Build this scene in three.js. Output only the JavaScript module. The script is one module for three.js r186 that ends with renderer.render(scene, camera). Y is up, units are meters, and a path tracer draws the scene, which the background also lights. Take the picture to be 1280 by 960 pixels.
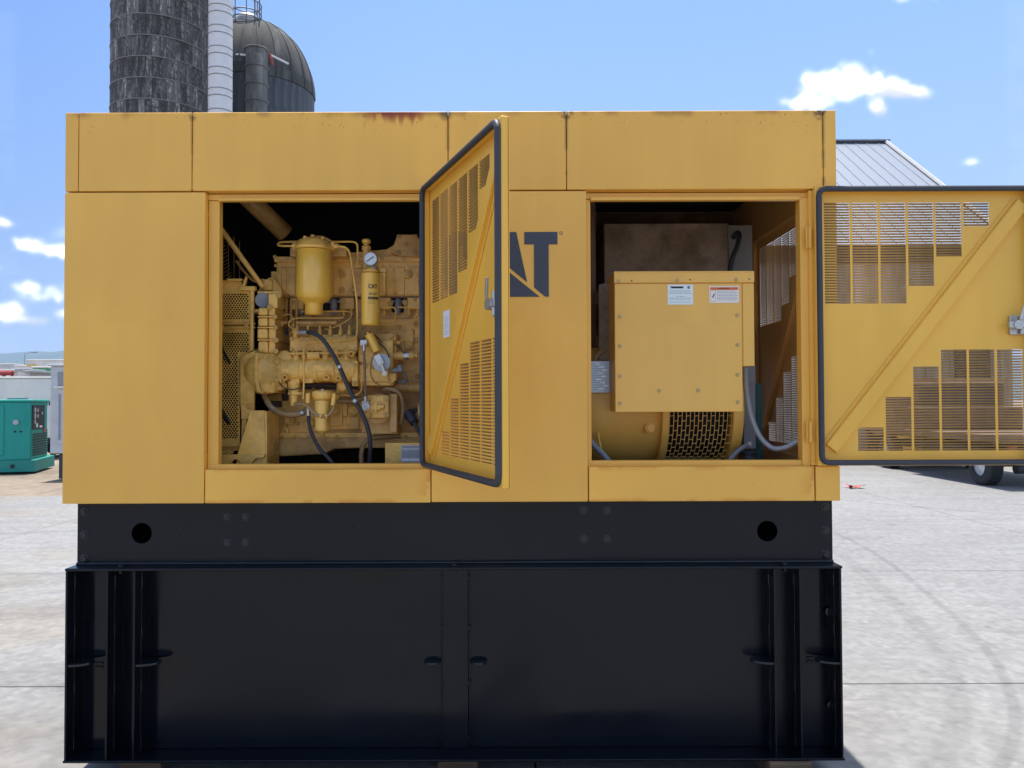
import * as THREE from 'three';
import { RoundedBoxGeometry } from 'three/addons/geometries/RoundedBoxGeometry.js';
import { mergeGeometries } from 'three/addons/utils/BufferGeometryUtils.js';

// ---------------------------------------------------------------- camera, sky, sun, exposure
const W = 1024, H = 768, F = 1000, CZ = 3.5, CY = 1.65, PITCH = Math.atan(22 / F);
const scene = new THREE.Scene();
const camera = new THREE.PerspectiveCamera(2 * Math.atan(480 / F) * 180 / Math.PI, W / H, 0.05, 9000);
camera.position.set(0, CY, CZ);
camera.rotation.set(PITCH, 0, -0.0034);
const EXPOSURE = 2.55;
const SUN_DIR = new THREE.Vector3(-0.05, 0.97, -0.18).normalize();
const SUN_INT = 3.0, SKY_GAIN = 0.86;

// deterministic value noise
function hash(x, y, z) { let h = (x * 374761393 + y * 668265263 + z * 2147483647 + 1274126177) | 0; h = Math.imul(h ^ (h >>> 13), 1274126177); h = Math.imul(h ^ (h >>> 16), 2246822519); return ((h ^ (h >>> 15)) >>> 0) / 4294967295; }
const sm = (t) => t * t * (3 - 2 * t), mix = (a, b, t) => a + (b - a) * t, clamp = (v, a = 0, b = 1) => Math.min(b, Math.max(a, v));
const sstep = (a, b, v) => sm(clamp((v - a) / (b - a)));
function noise3(x, y, z) {
  const X = Math.floor(x), Y = Math.floor(y), Z = Math.floor(z), u = sm(x - X), v = sm(y - Y), w = sm(z - Z);
  const l = (k) => mix(mix(hash(X, Y, Z + k), hash(X + 1, Y, Z + k), u), mix(hash(X, Y + 1, Z + k), hash(X + 1, Y + 1, Z + k), u), v);
  return mix(l(0), l(1), w);
}
function fbm3(x, y, z, o = 5) { let s = 0, a = 0.5, n = 0; for (let i = 0; i < o; i++) { s += a * noise3(x, y, z); n += a; a *= 0.5; x *= 2.03; y *= 2.03; z *= 2.03; } return s / n; }
function noise2(x, y, per, seed) {   // tiles with period per
  const X = Math.floor(x), Y = Math.floor(y), u = sm(x - X), v = sm(y - Y), m = (a) => ((a % per) + per) % per;
  return mix(mix(hash(m(X), m(Y), seed), hash(m(X + 1), m(Y), seed), u), mix(hash(m(X), m(Y + 1), seed), hash(m(X + 1), m(Y + 1), seed), u), v);
}
function fbm2(u, v, per, o, seed) { let s = 0, a = 0.5, n = 0, p = per; for (let i = 0; i < o; i++) { s += a * noise2(u * p, v * p, p, seed + i); n += a; a *= 0.5; p *= 2; } return s / n; }
let seed = 7;
const rnd = () => { seed = (Math.imul(seed, 1664525) + 1013904223) >>> 0; return seed / 4294967296; };
const rr = (a, b) => a + (b - a) * rnd();

{ // one computed sky: air and cumulus clouds
  const w = 2048, h = 1024, data = new Float32Array(w * h * 4);
  const cp = Math.cos(PITCH), sp = Math.sin(PITCH);
  // cumulus: bearing and elevation in thousandths of a radian-like tangent units: [x, y, half width, half height]
  const clouds = [[1042, 112, 36, 24], [1080, 106, 34, 20], [1118, 114, 30, 15], [1008, 130, 26, 11], [1100, 138, 12, 13], [1148, 119, 16, 9], [1213, 205, 14, 5],
    [1150, 0, 26, 9], [8, 278, 20, 8], [38, 306, 34, 11], [78, 314, 30, 8], [40, 356, 26, 9], [66, 368, 28, 11], [8, 388, 26, 12], [86, 392, 34, 8], [44, 400, 30, 6], [-24, 330, 30, 14]];
  for (let j = 0; j < h; j++) {
    const el = ((j + 0.5) / h - 0.5) * Math.PI, y = Math.sin(el), c = Math.cos(el);
    for (let i = 0; i < w; i++) {
      const th = ((i + 0.5) / w - 0.5) * 2 * Math.PI, x = Math.cos(th) * c, z = Math.sin(th) * c;
      const e = Math.max(0, y), t = Math.pow(e, 0.62);
      const k1 = clamp(e / 0.45), k2 = clamp((e - 0.45) / 0.55);
      let r = mix(mix(0.245, 0.155, k1), 0.075, k2), g = mix(mix(0.345, 0.268, k1), 0.165, k2), b = mix(0.485, 0.40, k2);
      const low = Math.exp(-e * 14); r = mix(r, 0.32, low * 0.85); g = mix(g, 0.36, low * 0.85); b = mix(b, 0.42, low * 0.85);
      const side = sstep(0.05, 0.75, -x / Math.max(0.05, Math.hypot(x, z))) * (1 - low); r *= 1 - 0.40 * side; g *= 1 - 0.31 * side; b *= 1 - 0.10 * side;
      const sd = Math.max(0, x * SUN_DIR.x + y * SUN_DIR.y + z * SUN_DIR.z), glow = 0.25 * Math.pow(sd, 40) + 0.06 * Math.pow(sd, 8);
      r += glow; g += glow; b += glow;
      let d = -1;
      const depth = -(z * cp) + y * sp, up = z * sp + y * cp;
      let framed = 0, low2 = 0;
      if (depth > 0.2) {
        const px = 640 + F * x / depth, py = 480 - F * up / depth;
        framed = (1 - sstep(0.62, 0.95, Math.abs(px - 640) / 1000)) * (1 - sstep(0.55, 0.8, Math.abs(py - 480) / 1000));
        if (framed > 0) {
          let sum = 0, amp = 0.2, vo = 0; for (const [cx, cy, rx, ry] of clouds) { const q = ((px - cx) / rx) ** 2 + ((py - cy) / (py > cy ? ry * 0.8 : ry)) ** 2; if (q < 7) { const w = Math.exp(-q); sum += w; vo += w * (py - cy) / ry; amp = Math.max(amp, w * Math.min(1.5, ry / 14 + 0.3)); } }
          if (sum > 0.01) { d = sum * 1.05 - 0.40 + ((fbm3(px / 28, py / 23, 3.3, 6) - 0.5) * 2.5 + (fbm3(px / 9, py / 8, 6.1, 3) - 0.5) * 1.1) * Math.min(1, 0.35 + amp); low2 = 0.22 * clamp(vo / sum, -1, 1); }
          if (px < 420 && py > 250) d = Math.max(d, (fbm3(px / 90, py / 28, 8.1, 5) - 0.60) * 1.2);
        }
      }
      if (y > 0.02 && framed < 1) {
        const k = 1 / (y + 0.12), n = fbm3(x * k * 1.6 + 5.2, z * k * 1.6 + 1.7, 0.4, 6);
        d = Math.max(d, (1 - framed) * ((n - 0.50) * 5));  // unseen clouds outside the view, thickened to brighten the shaded front
      }
      if (d > 0) {
        const a = sstep(-0.08, 0.95, d), body = fbm3(x * 30 + 9, y * 46, z * 30, 4);
        const lum = mix(1.05, 0.42, sstep(0.46, 0.70, body + low2)), fade = 1 - 0.35 * Math.exp(-e * 7);
        r = mix(r, lum, a * fade); g = mix(g, lum * 1.005, a * fade); b = mix(b, lum * 1.03, a * fade);
      }
      if (y < 0) { const k = clamp(-y * 12); r = mix(r, 0.34, k); g = mix(g, 0.34, k); b = mix(b, 0.34, k); }
      const o = (j * w + i) * 4; data[o] = r * SKY_GAIN; data[o + 1] = g * SKY_GAIN; data[o + 2] = b * SKY_GAIN; data[o + 3] = 1;
    }
  }
  const sky = new THREE.DataTexture(data, w, h, THREE.RGBAFormat, THREE.FloatType);
  sky.mapping = THREE.EquirectangularReflectionMapping; sky.colorSpace = THREE.LinearSRGBColorSpace; sky.magFilter = sky.minFilter = THREE.LinearFilter; sky.needsUpdate = true;
  scene.background = sky; scene.environment = sky;
}
const sun = new THREE.DirectionalLight(new THREE.Color(1, 0.95, 0.87), SUN_INT);
sun.position.copy(SUN_DIR).multiplyScalar(60); sun.castShadow = true; sun.shadow.mapSize.set(4096, 4096); sun.shadow.bias = -0.0005;
Object.assign(sun.shadow.camera, { left: -30, right: 30, top: 30, bottom: -30, near: 1, far: 160 });
scene.add(sun, sun.target);
scene.fog = new THREE.FogExp2(new THREE.Color(0.52, 0.72, 1.0), 0.00020);

const renderer = new THREE.WebGLRenderer({ antialias: true });
renderer.setSize(W, H); renderer.toneMapping = THREE.LinearToneMapping; renderer.toneMappingExposure = EXPOSURE;
renderer.shadowMap.enabled = true;

// ---------------------------------------------------------------- measuring and building helpers
// at(): the point of the plane z metres behind (negative) the front of the machine that a line of sight meets; used to measure positions off the photograph
const SP = Math.sin(PITCH), CP = Math.cos(PITCH);
function at(px, py, z = 0) { const u = (px - 640) / F, v = (480 - py) / F, t = (CZ - z) / (CP - v * SP); return new THREE.Vector3(u * t, CY + t * (SP + v * CP), z); }
const S = (z) => (CZ - z) / F;
const Yz = (py, z = 0) => at(640, py, z).y;

const used = {};
const numbered = (n) => { const k = used[n] = (used[n] ?? -1) + 1; return k ? n + '_' + String(k).padStart(3, '0') : n; };
const bases = new Map();
const baseOf = (o) => { while (o) { if (bases.has(o)) return bases.get(o); o = o.parent; } return null; };
function tag(o, label, category, group) { Object.assign(o.userData, { label, category }); if (group) o.userData.group = group; return o; }
function thing(name, base, label, category, group) {
  const o = new THREE.Group(); o.name = numbered(name); o.position.set(...base); scene.add(o); bases.set(o, new THREE.Vector3(...base));
  return tag(o, label, category, group);
}
function boxUV(g) {
  const p = g.attributes.position, uv = new Float32Array(p.count * 2), a = new THREE.Vector3(), b = new THREE.Vector3(), c = new THREE.Vector3();
  for (let i = 0; i < p.count; i += 3) {
    a.fromBufferAttribute(p, i); b.fromBufferAttribute(p, i + 1); c.fromBufferAttribute(p, i + 2);
    const n = b.clone().sub(a).cross(c.clone().sub(a)), x = Math.abs(n.x), y = Math.abs(n.y), z = Math.abs(n.z);
    [a, b, c].forEach((q, k) => { const [s, t] = z >= x && z >= y ? [q.x, q.y] : x >= y ? [q.z + 3.1, q.y] : [q.x, q.z + 7.7]; uv[(i + k) * 2] = s; uv[(i + k) * 2 + 1] = t; });
  }
  g.setAttribute('uv', new THREE.BufferAttribute(uv, 2));
}
const M4 = new THREE.Matrix4(), Vc = (a) => a.isVector3 ? a : new THREE.Vector3(...a);
class MB {
  constructor() { this.g = []; }
  add(geo, m) { const g = geo.index ? geo.toNonIndexed() : geo.clone(); for (const k of Object.keys(g.attributes)) if (!['position', 'normal', 'uv'].includes(k)) g.deleteAttribute(k); g.clearGroups(); if (m) g.applyMatrix4(m); this.g.push(g); return this; }
  box(x0, y0, z0, x1, y1, z1, r = 0) {
    const w = Math.abs(x1 - x0), h = Math.abs(y1 - y0), d = Math.abs(z1 - z0); r = Math.min(r, w * 0.45, h * 0.45, d * 0.45);
    const g = r > 0.0004 ? new RoundedBoxGeometry(w, h, d, 2, r) : new THREE.BoxGeometry(w, h, d);
    return this.add(g, M4.makeTranslation((x0 + x1) / 2, (y0 + y1) / 2, (z0 + z1) / 2));
  }
  // box whose front face (depth zf) covers the measured rectangle
  pbox(x0, y0, x1, y1, zf, depth, r = 0.003) { const m = (y0 + y1) / 2, k = (x0 + x1) / 2; return this.box(at(x0, m, zf).x, at(k, y1, zf).y, zf - depth, at(x1, m, zf).x, at(k, y0, zf).y, zf, r); }
  cyl(a, b, r0, r1 = r0, seg = 24, open = false) {
    a = Vc(a); b = Vc(b); const d = b.clone().sub(a), L = d.length(), q = new THREE.Quaternion().setFromUnitVectors(new THREE.Vector3(0, 1, 0), d.normalize());
    return this.add(new THREE.CylinderGeometry(r1, r0, L, seg, 1, open), new THREE.Matrix4().compose(a.clone().add(b).multiplyScalar(0.5), q, new THREE.Vector3(1, 1, 1)));
  }
  tube(pts, r, seg = 40, rad = 10, tension = 0.5) { return this.add(new THREE.TubeGeometry(new THREE.CatmullRomCurve3(pts.map(Vc), false, 'catmullrom', tension), seg, r, rad)); }
  ptube(pts, rpx, seg = 40, rad = 10) { const z = pts[0][2]; return this.tube(pts.map((p) => at(...p)), rpx * S(z), seg, rad); }
  ring(curve, r, n) {                                     // corrugated conduit
    const g = new THREE.TubeGeometry(curve, n * 4, r, 10), p = g.attributes.position;
    for (let i = 0; i <= n * 4; i++) { const c = curve.getPointAt(i / (n * 4)), k = 1 + (i % 4 === 0 ? -0.16 : i % 4 === 2 ? 0.10 : 0); for (let j = 0; j <= 10; j++) { const o = i * 11 + j; p.setXYZ(o, c.x + (p.getX(o) - c.x) * k, c.y + (p.getY(o) - c.y) * k, c.z + (p.getZ(o) - c.z) * k); } }
    g.computeVertexNormals(); return this.add(g);
  }
  lathe(prof, pos, axis = 'y', seg = 36) {                // prof: [radius, along]
    const g = new THREE.LatheGeometry(prof.map(([r, h]) => new THREE.Vector2(r, h)), seg), m = new THREE.Matrix4();
    if (axis === 'x') m.makeRotationZ(-Math.PI / 2); if (axis === 'z') m.makeRotationX(Math.PI / 2);
    m.setPosition(...pos); return this.add(g, m);
  }
  // plate with an outline measured at depth zf
  ppoly(pts, zf, depth, bevel = 0.002, holes = []) {
    const sh = new THREE.Shape(pts.map(([x, y]) => { const p = at(x, y, zf); return new THREE.Vector2(p.x, p.y); }));
    for (const [hx, hy, r] of holes) { const c = at(hx, hy, zf), p = new THREE.Path(); p.absarc(c.x, c.y, r * S(zf), 0, Math.PI * 2, true); sh.holes.push(p); }
    return this.add(new THREE.ExtrudeGeometry(sh, { depth: depth - bevel * 2, bevelEnabled: bevel > 0, bevelSize: bevel, bevelThickness: bevel, bevelOffset: -bevel, bevelSegments: 2, curveSegments: 18 }), M4.makeTranslation(0, 0, zf - depth + bevel));
  }
  bar(a, b, w, d) {                                      // flat bar from a to b, w across, d deep (towards +z)
    a = Vc(a); b = Vc(b); const v = b.clone().sub(a), L = v.length(), q = new THREE.Quaternion().setFromUnitVectors(new THREE.Vector3(1, 0, 0), v.normalize());
    return this.add(new RoundedBoxGeometry(L, w, d, 2, Math.min(w, d) * 0.2), new THREE.Matrix4().compose(a.clone().add(b).multiplyScalar(0.5), q, new THREE.Vector3(1, 1, 1)));
  }
  build(name, mat, parent, o = {}) {
    const g = this.g.length === 1 ? this.g[0] : mergeGeometries(this.g);
    if (!o.keepUV) boxUV(g);
    if (o.uvFn) { const p = g.attributes.position, u = g.attributes.uv; for (let i = 0; i < p.count; i++) u.setXY(i, ...o.uvFn(p.getX(i), p.getY(i), p.getZ(i))); }
    const b = baseOf(parent); if (b && !o.local) g.translate(-b.x, -b.y, -b.z);
    const m = new THREE.Mesh(g, mat); m.name = numbered(name); m.castShadow = m.receiveShadow = true;
    if (o.label) m.userData.label = o.label; if (o.kind) m.userData.kind = o.kind;
    (parent ?? scene).add(m); return m;
  }
}
const mb = () => new MB();

// ---------------------------------------------------------------- procedural textures and materials
function tex(w, h, fn, srgb = true, rep = 1) {
  const d = new Uint8Array(w * h * 4);
  for (let j = 0; j < h; j++) for (let i = 0; i < w; i++) { const c = fn((i + 0.5) / w, (j + 0.5) / h), o = (j * w + i) * 4; for (let k = 0; k < 3; k++) d[o + k] = 255 * clamp(Array.isArray(c) ? c[k] : c); d[o + 3] = 255; }
  const t = new THREE.DataTexture(d, w, h); t.wrapS = t.wrapT = THREE.RepeatWrapping; t.magFilter = THREE.LinearFilter; t.minFilter = THREE.LinearMipmapLinearFilter; t.generateMipmaps = true; if (srgb) t.colorSpace = THREE.SRGBColorSpace; t.repeat.set(rep, rep); t.needsUpdate = true; return t;
}
const rgb = (r, g, b) => new THREE.Color().setRGB(r, g, b);
// faded paint: faint cloudiness, run-down streaks, specks of dirt; repeats every 2 m
const paintMap = tex(1024, 1024, (u, v) => {
  const big = fbm2(u, v, 3, 5, 11) - 0.5, streak = fbm2(u, v * 0.12, 24, 3, 31) - 0.5, sp = noise2(u * 256, v * 256, 256, 5), sp2 = fbm2(u, v, 16, 3, 77);
  const spot = sp > 0.972 && sp2 > 0.5 ? (sp - 0.972) * 5 : 0;
  const k = 0.945 + big * 0.10 + streak * 0.04 - spot;
  return [k + 0.005, k, k - big * 0.04 - 0.005];
}, true, 0.5);
const grimeMap = tex(1024, 1024, (u, v) => {
  const a = fbm2(u, v, 5, 6, 51), b = fbm2(u, v, 40, 4, 61), k = 1 - 0.24 * sstep(0.30, 0.80, a) - 0.06 * sstep(0.4, 0.8, b);
  return [k, k * (0.99 - 0.03 * a), k * (0.99 - 0.08 * sstep(0.45, 0.7, a))];
}, true, 1.4);
const streakMap = tex(512, 1024, (u, v) => { const st = fbm2(u, v * 0.12, 14, 5, 301), w = fbm2(u, v * 0.3, 30, 4, 331), k = 0.62 + 0.5 * (st - 0.3) + 0.25 * (w - 0.5); return [k, k, k * 0.98]; }, true, 0.25);
const dentBump = tex(512, 512, (u, v) => fbm2(u, v, 3, 3, 91), false, 0.5);
const castBump = tex(512, 512, (u, v) => fbm2(u, v, 60, 3, 17), false, 2.5);
const fineMap = tex(512, 512, (u, v) => 0.86 + 0.14 * (fbm2(u, v, 8, 5, 23) * 0.7 + 0.3 * noise2(u * 128, v * 128, 128, 3)), true, 1);
const blackMap = tex(1024, 1024, (u, v) => { const a = fbm2(u, v, 4, 5, 13), b = noise2(u * 200, v * 200, 200, 9); const k = 0.66 + 0.34 * a + (b > 0.985 ? 0.25 : 0); return [k, k, k]; }, true, 0.7);
const blackRough = tex(512, 512, (u, v) => 0.25 + 0.75 * sstep(0.3, 0.7, fbm2(u, v, 4, 5, 29)), false, 0.45);

const YEL = [0.97, 0.53, 0.085];
const paint = (o) => new THREE.MeshPhysicalMaterial({ map: paintMap, bumpMap: dentBump, bumpScale: 0.006, roughness: 0.38, ...o });
const M = {
  yellow: paint({ color: rgb(...YEL) }),
  door: paint({ color: rgb(0.97, 0.545, 0.075), bumpScale: 0.002 }),
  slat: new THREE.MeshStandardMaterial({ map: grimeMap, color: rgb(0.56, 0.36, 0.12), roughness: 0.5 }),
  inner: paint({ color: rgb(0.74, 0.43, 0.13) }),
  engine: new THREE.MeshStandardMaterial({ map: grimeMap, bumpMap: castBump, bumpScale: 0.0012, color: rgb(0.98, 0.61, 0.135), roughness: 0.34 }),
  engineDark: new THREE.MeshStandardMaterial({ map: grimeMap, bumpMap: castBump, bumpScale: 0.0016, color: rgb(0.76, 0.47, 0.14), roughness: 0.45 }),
  engineBright: new THREE.MeshPhysicalMaterial({ map: paintMap, color: rgb(0.98, 0.58, 0.08), roughness: 0.28, clearcoat: 0.5, clearcoatRoughness: 0.2 }),
  altPaint: paint({ color: rgb(0.97, 0.56, 0.115), roughness: 0.45 }),
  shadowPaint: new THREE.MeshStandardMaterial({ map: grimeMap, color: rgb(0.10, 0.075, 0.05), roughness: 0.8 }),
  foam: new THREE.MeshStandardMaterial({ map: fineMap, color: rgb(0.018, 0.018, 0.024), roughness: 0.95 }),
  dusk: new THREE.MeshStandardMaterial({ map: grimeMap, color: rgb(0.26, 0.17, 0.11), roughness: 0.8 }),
  black: new THREE.MeshPhysicalMaterial({ map: blackMap, roughnessMap: blackRough, bumpMap: dentBump, bumpScale: 0.006, color: rgb(0.0045, 0.0075, 0.0145), roughness: 0.26, specularIntensity: 0.6 }),
  blackGloss: new THREE.MeshPhysicalMaterial({ map: blackMap, color: rgb(0.014, 0.018, 0.026), roughness: 0.16, specularIntensity: 1 }),
  rubber: new THREE.MeshStandardMaterial({ map: fineMap, color: rgb(0.045, 0.05, 0.06), roughness: 0.55 }),
  hose: new THREE.MeshStandardMaterial({ map: fineMap, color: rgb(0.035, 0.037, 0.045), roughness: 0.5 }),
  oldHose: new THREE.MeshStandardMaterial({ map: grimeMap, color: rgb(0.42, 0.28, 0.12), roughness: 0.7 }),
  steel: new THREE.MeshStandardMaterial({ map: fineMap, color: rgb(0.62, 0.62, 0.60), metalness: 0.85, roughness: 0.38 }),
  galv: new THREE.MeshStandardMaterial({ map: fineMap, color: rgb(0.50, 0.53, 0.55), metalness: 0.35, roughness: 0.5 }),
  greyPaint: new THREE.MeshStandardMaterial({ map: fineMap, color: rgb(0.30, 0.32, 0.35), roughness: 0.55 }),
  greenPost: new THREE.MeshStandardMaterial({ map: fineMap, color: rgb(0.02, 0.10, 0.09), roughness: 0.5 }),
  decal: new THREE.MeshStandardMaterial({ map: fineMap, color: rgb(0.06, 0.068, 0.09), roughness: 0.55 }),
  wood: new THREE.MeshStandardMaterial({ map: tex(512, 512, (u, v) => { const g = fbm2(u * 0.1, v, 40, 4, 3), k = 0.6 + 0.4 * g; return [k, k * 0.97, k * 0.92]; }, true, 2), color: rgb(0.24, 0.17, 0.11), roughness: 0.9 }),
};
function canvasTex(w, h, draw) { const c = document.createElement('canvas'); c.width = w; c.height = h; draw(c.getContext('2d'), w, h); const t = new THREE.CanvasTexture(c); t.colorSpace = THREE.SRGBColorSpace; return t; }
const printMat = (t, o = {}) => new THREE.MeshStandardMaterial({ map: t, roughness: 0.5, ...o });
// flat printed plate whose front carries the print
function plate(name, t, x0, y0, x1, y1, z, parent, o = {}) {
  const g = new THREE.BoxGeometry(x1 - x0, y1 - y0, 0.0015); const m = mb().add(g, M4.makeTranslation((x0 + x1) / 2, (y0 + y1) / 2, z)); return m.build(name, printMat(t, o.mat), parent, { keepUV: true, ...o });
}
// hexagon-headed bolt with a washer, pointing to +z; shared shapes
const boltGeo = {};
function bolt(parent, p, r, mat, axis = 'z', name = 'bolt') {
  const k = r.toFixed(4) + axis;
  if (!boltGeo[k]) { const b = mb().lathe([[0, 0], [r * 1.35, 0], [r * 1.35, r * 0.25], [0.001, r * 0.25]], [0, 0, 0], 'y', 16); b.cyl([0, r * 0.2, 0], [0, r * 0.85, 0], r, r * 0.94, 6); const g = mergeGeometries(b.g); boxUV(g); if (axis === 'z') g.rotateX(Math.PI / 2); if (axis === '-x') g.rotateZ(Math.PI / 2); boltGeo[k] = g; }
  const m = new THREE.Mesh(boltGeo[k], mat); m.name = numbered(name); m.castShadow = m.receiveShadow = true; const b = baseOf(parent); m.position.copy(p); if (b) m.position.sub(b); parent.add(m); return m;
}

// ---------------------------------------------------------------- ground
const JZ = [2.0, -1.2, -4.28, -7.62, -10.8], XS = [-18.6, -12.4, -6.2, 0.1, 6.3, 12.5, 18.7, 24.9];
const groundRoot = new THREE.Group(); groundRoot.name = 'ground'; groundRoot.userData.kind = 'structure'; scene.add(groundRoot);
const marks = [ // tyre marks: polylines in x,z with width and strength
  [[[1.95, -13], [3.3, -9.2], [3.6, -6], [3.15, -3.2], [2.75, -1.6], [2.25, -0.6], [1.7, 0.1]], 0.06, 0.14],
  [[[2.3, -13], [3.75, -9.2], [4.0, -6], [3.5, -3.2], [3.05, -1.6], [2.55, -0.6], [2.0, 0.1]], 0.03, 0.2],
  [[[2.6, -12], [3.6, -10.4], [3.3, -8.2], [2.6, -6.2], [2.1, -4.4], [1.6, -3]], 0.13, 0.15],
  [[[2.2, -12], [2.9, -10.4], [2.7, -8.4], [1.9, -6.6]], 0.10, 0.12],
  [[[-9, -6.2], [-5.5, -6.9], [-4, -7.6], [-2, -8.8]], 0.10, 0.14],
  [[[-8, -2.0], [-5, -2.6], [-3, -3.0], [-1.5, -3.4]], 0.22, 0.10], [[[-7, -0.4], [-4, -1.0], [-2, -1.6]], 0.28, 0.11], [[[-7, 0.5], [-4, -0.2], [-1.5, -0.7]], 0.2, 0.12], [[[-6, -3.6], [-4, -4.0], [-2, -4.6]], 0.12, 0.10],
  [[[4, -12], [6, -9.2], [8, -7.4], [10, -6]], 0.05, 0.22],
];
const segDist = (x, z, a, b) => { const dx = b[0] - a[0], dz = b[1] - a[1], t = clamp(((x - a[0]) * dx + (z - a[1]) * dz) / (dx * dx + dz * dz)); return Math.hypot(x - a[0] - t * dx, z - a[1] - t * dz); };
for (const m of marks) { const c = new THREE.CatmullRomCurve3(m[0].map(([x, z]) => new THREE.Vector3(x, 0, z))).getPoints(24).map((p) => [p.x, p.z]); m[0] = c; const xs = c.map((p) => p[0]), zs = c.map((p) => p[1]); m[3] = [Math.min(...xs) - 0.5, Math.max(...xs) + 0.5, Math.min(...zs) - 0.5, Math.max(...zs) + 0.5]; }
const blots = []; for (let i = 0; i < 70; i++) blots.push([rr(-9, 9), rr(-13, 1), rr(0.02, 0.16), rr(0.1, 0.45)]);
blots.push([-2.85, -0.62 - 1.5, 0.075, 1], [-3.05, -2.1, 0.05, 1]);
const GX0 = -9, GZ0 = -14, GW = 18, GH = 16;
const groundMap = tex(2048, 2048, (u, v) => {
  const x = GX0 + u * GW, z = GZ0 + v * GH;
  const big = fbm3(x * 0.35, z * 0.35, 1.1, 4) - 0.5, mid = fbm3(x * 1.7, z * 2.1, 4.4, 5) - 0.5, fine = fbm3(x * 22, z * 22, 7.7, 3) - 0.5, sweep = fbm3(x * 1.1, z * 9, 2.2, 4) - 0.5;
  let k = 0.85 + big * 0.10 + mid * 0.09 + fine * 0.22 + sweep * 0.08;
  const chip = fbm3(x * 3.1 + 20, z * 5.5, 9.2, 3), chips = chip > 0.54 ? fbm3(x * 30, z * 55, 3.9, 2) : 0; if (chip > 0.54 && chips > 0.63) k += 0.06 * clamp((chips - 0.63) * 10) * clamp((chip - 0.54) * 12);
  const speck = noise3(x * 46, z * 46, 0.5); if (speck > 0.965) k -= 0.22;
  for (const [pts, w, s, bb] of marks) { if (x < bb[0] || x > bb[1] || z < bb[2] || z > bb[3]) continue; let d = 9; for (let i = 1; i < pts.length; i++) d = Math.min(d, segDist(x, z, pts[i - 1], pts[i])); if (d < w * 1.6) k -= 0.42 * s * (1 - sstep(w * 0.55, w * 1.5, d)) * clamp(0.35 + 1.1 * fbm3(x * 6, z * 6, 5.5, 3)); }
  for (const [bx, bz, r, s] of blots) { const d = Math.hypot(x - bx, (z - bz) * 1.3); if (d < r * 2) k -= 0.3 * s * (1 - sstep(r * 0.3, r * (1 + mid), d)); }
  const dirt = sstep(0.5, 0.72, fbm3(x * 0.8 + 3, z * 0.8, 6.1, 4)) * 0.5 * sstep(1.2, -1.5, x);
  return [k * (1 + 0.012 + dirt * 0.03), k * (1 - dirt * 0.02), k * (0.985 - dirt * 0.10)];
});
const groundBump = tex(512, 512, (u, v) => fbm2(u, v, 30, 4, 41), false, 9);
M.concrete = new THREE.MeshStandardMaterial({ map: groundMap, bumpMap: groundBump, bumpScale: 0.004, color: rgb(0.285, 0.289, 0.292), roughness: 0.92 });
const gUV = (x, y, z) => [(x - GX0) / GW, (z - GZ0) / GH];
for (let i = 0; i + 1 < XS.length; i++) for (let j = 0; j + 1 < JZ.length; j++) {
  const g = 0.006; mb().box(XS[i] + g, -0.2, JZ[j + 1] + g, XS[i + 1] - g, 0, JZ[j] - g, 0.006).build('concrete_slab', M.concrete, groundRoot, { uvFn: gUV });
}
for (let i = 0; i + 1 < XS.length; i++) { mb().box(XS[i] + 0.006, -0.2, 2.012, XS[i + 1] - 0.006, 0, 9.4, 0.006).build('concrete_slab', M.concrete, groundRoot, { uvFn: gUV }); if (XS[i] > 0) mb().box(XS[i] + 0.006, -0.2, -20, XS[i + 1] - 0.006, 0, -10.812, 0.006).build('concrete_slab', M.concrete, groundRoot, { uvFn: gUV }); }
const dirtMap = tex(1024, 1024, (u, v) => { const a = fbm2(u, v, 6, 6, 71), b = fbm2(u, v, 90, 3, 81), k = 0.55 + 0.4 * a + 0.2 * (b - 0.5); return [k, k * 0.94, k * 0.86]; }, true, 0.08);
M.dirt = new THREE.MeshStandardMaterial({ map: dirtMap, color: rgb(0.40, 0.37, 0.335), roughness: 0.95 });
M.joint = new THREE.MeshStandardMaterial({ map: dirtMap, color: rgb(0.2, 0.19, 0.18), roughness: 0.95 });
{ const g = new THREE.PlaneGeometry(9000, 9000, 1, 1).toNonIndexed(); g.rotateX(-Math.PI / 2); g.translate(0, -0.03, -3000); const b = mb().add(g); b.build('yard_dirt', M.dirt, groundRoot); }

// ---------------------------------------------------------------- distant ridge
{
  const n = 120, pos = [], idx = [];
  for (let r = 0; r < 6; r++) for (let i = 0; i <= n; i++) {
    const x = -4200 + i * 70, z = -2600 - r * 260, hgt = [0, 110, 165, 190, 205, 200][r] * (0.62 + 0.75 * fbm3(i * 0.10, r * 0.3, 2.2, 4)) + 8 * fbm3(i * 0.6, r, 4.4, 3);
    pos.push(x, r ? hgt : -3, z);
  }
  for (let r = 0; r < 5; r++) for (let i = 0; i < n; i++) { const a = r * (n + 1) + i, b = a + n + 1; idx.push(a, a + 1, b, a + 1, b + 1, b); }
  const g = new THREE.BufferGeometry(); g.setAttribute('position', new THREE.Float32BufferAttribute(pos, 3)); g.setIndex(idx); g.computeVertexNormals(); g.setAttribute('uv', new THREE.Float32BufferAttribute(new Float32Array(pos.length / 3 * 2), 2));
  const hillMap = tex(512, 512, (u, v) => { const k = 0.6 + 0.5 * fbm2(u, v, 10, 5, 19); return [k * 0.9, k, k * 0.8]; }, true, 0.004);
  mb().add(g).build('hills', new THREE.MeshStandardMaterial({ map: hillMap, color: rgb(0.07, 0.09, 0.09), roughness: 1 }), null).userData.kind = 'structure';
}

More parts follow.
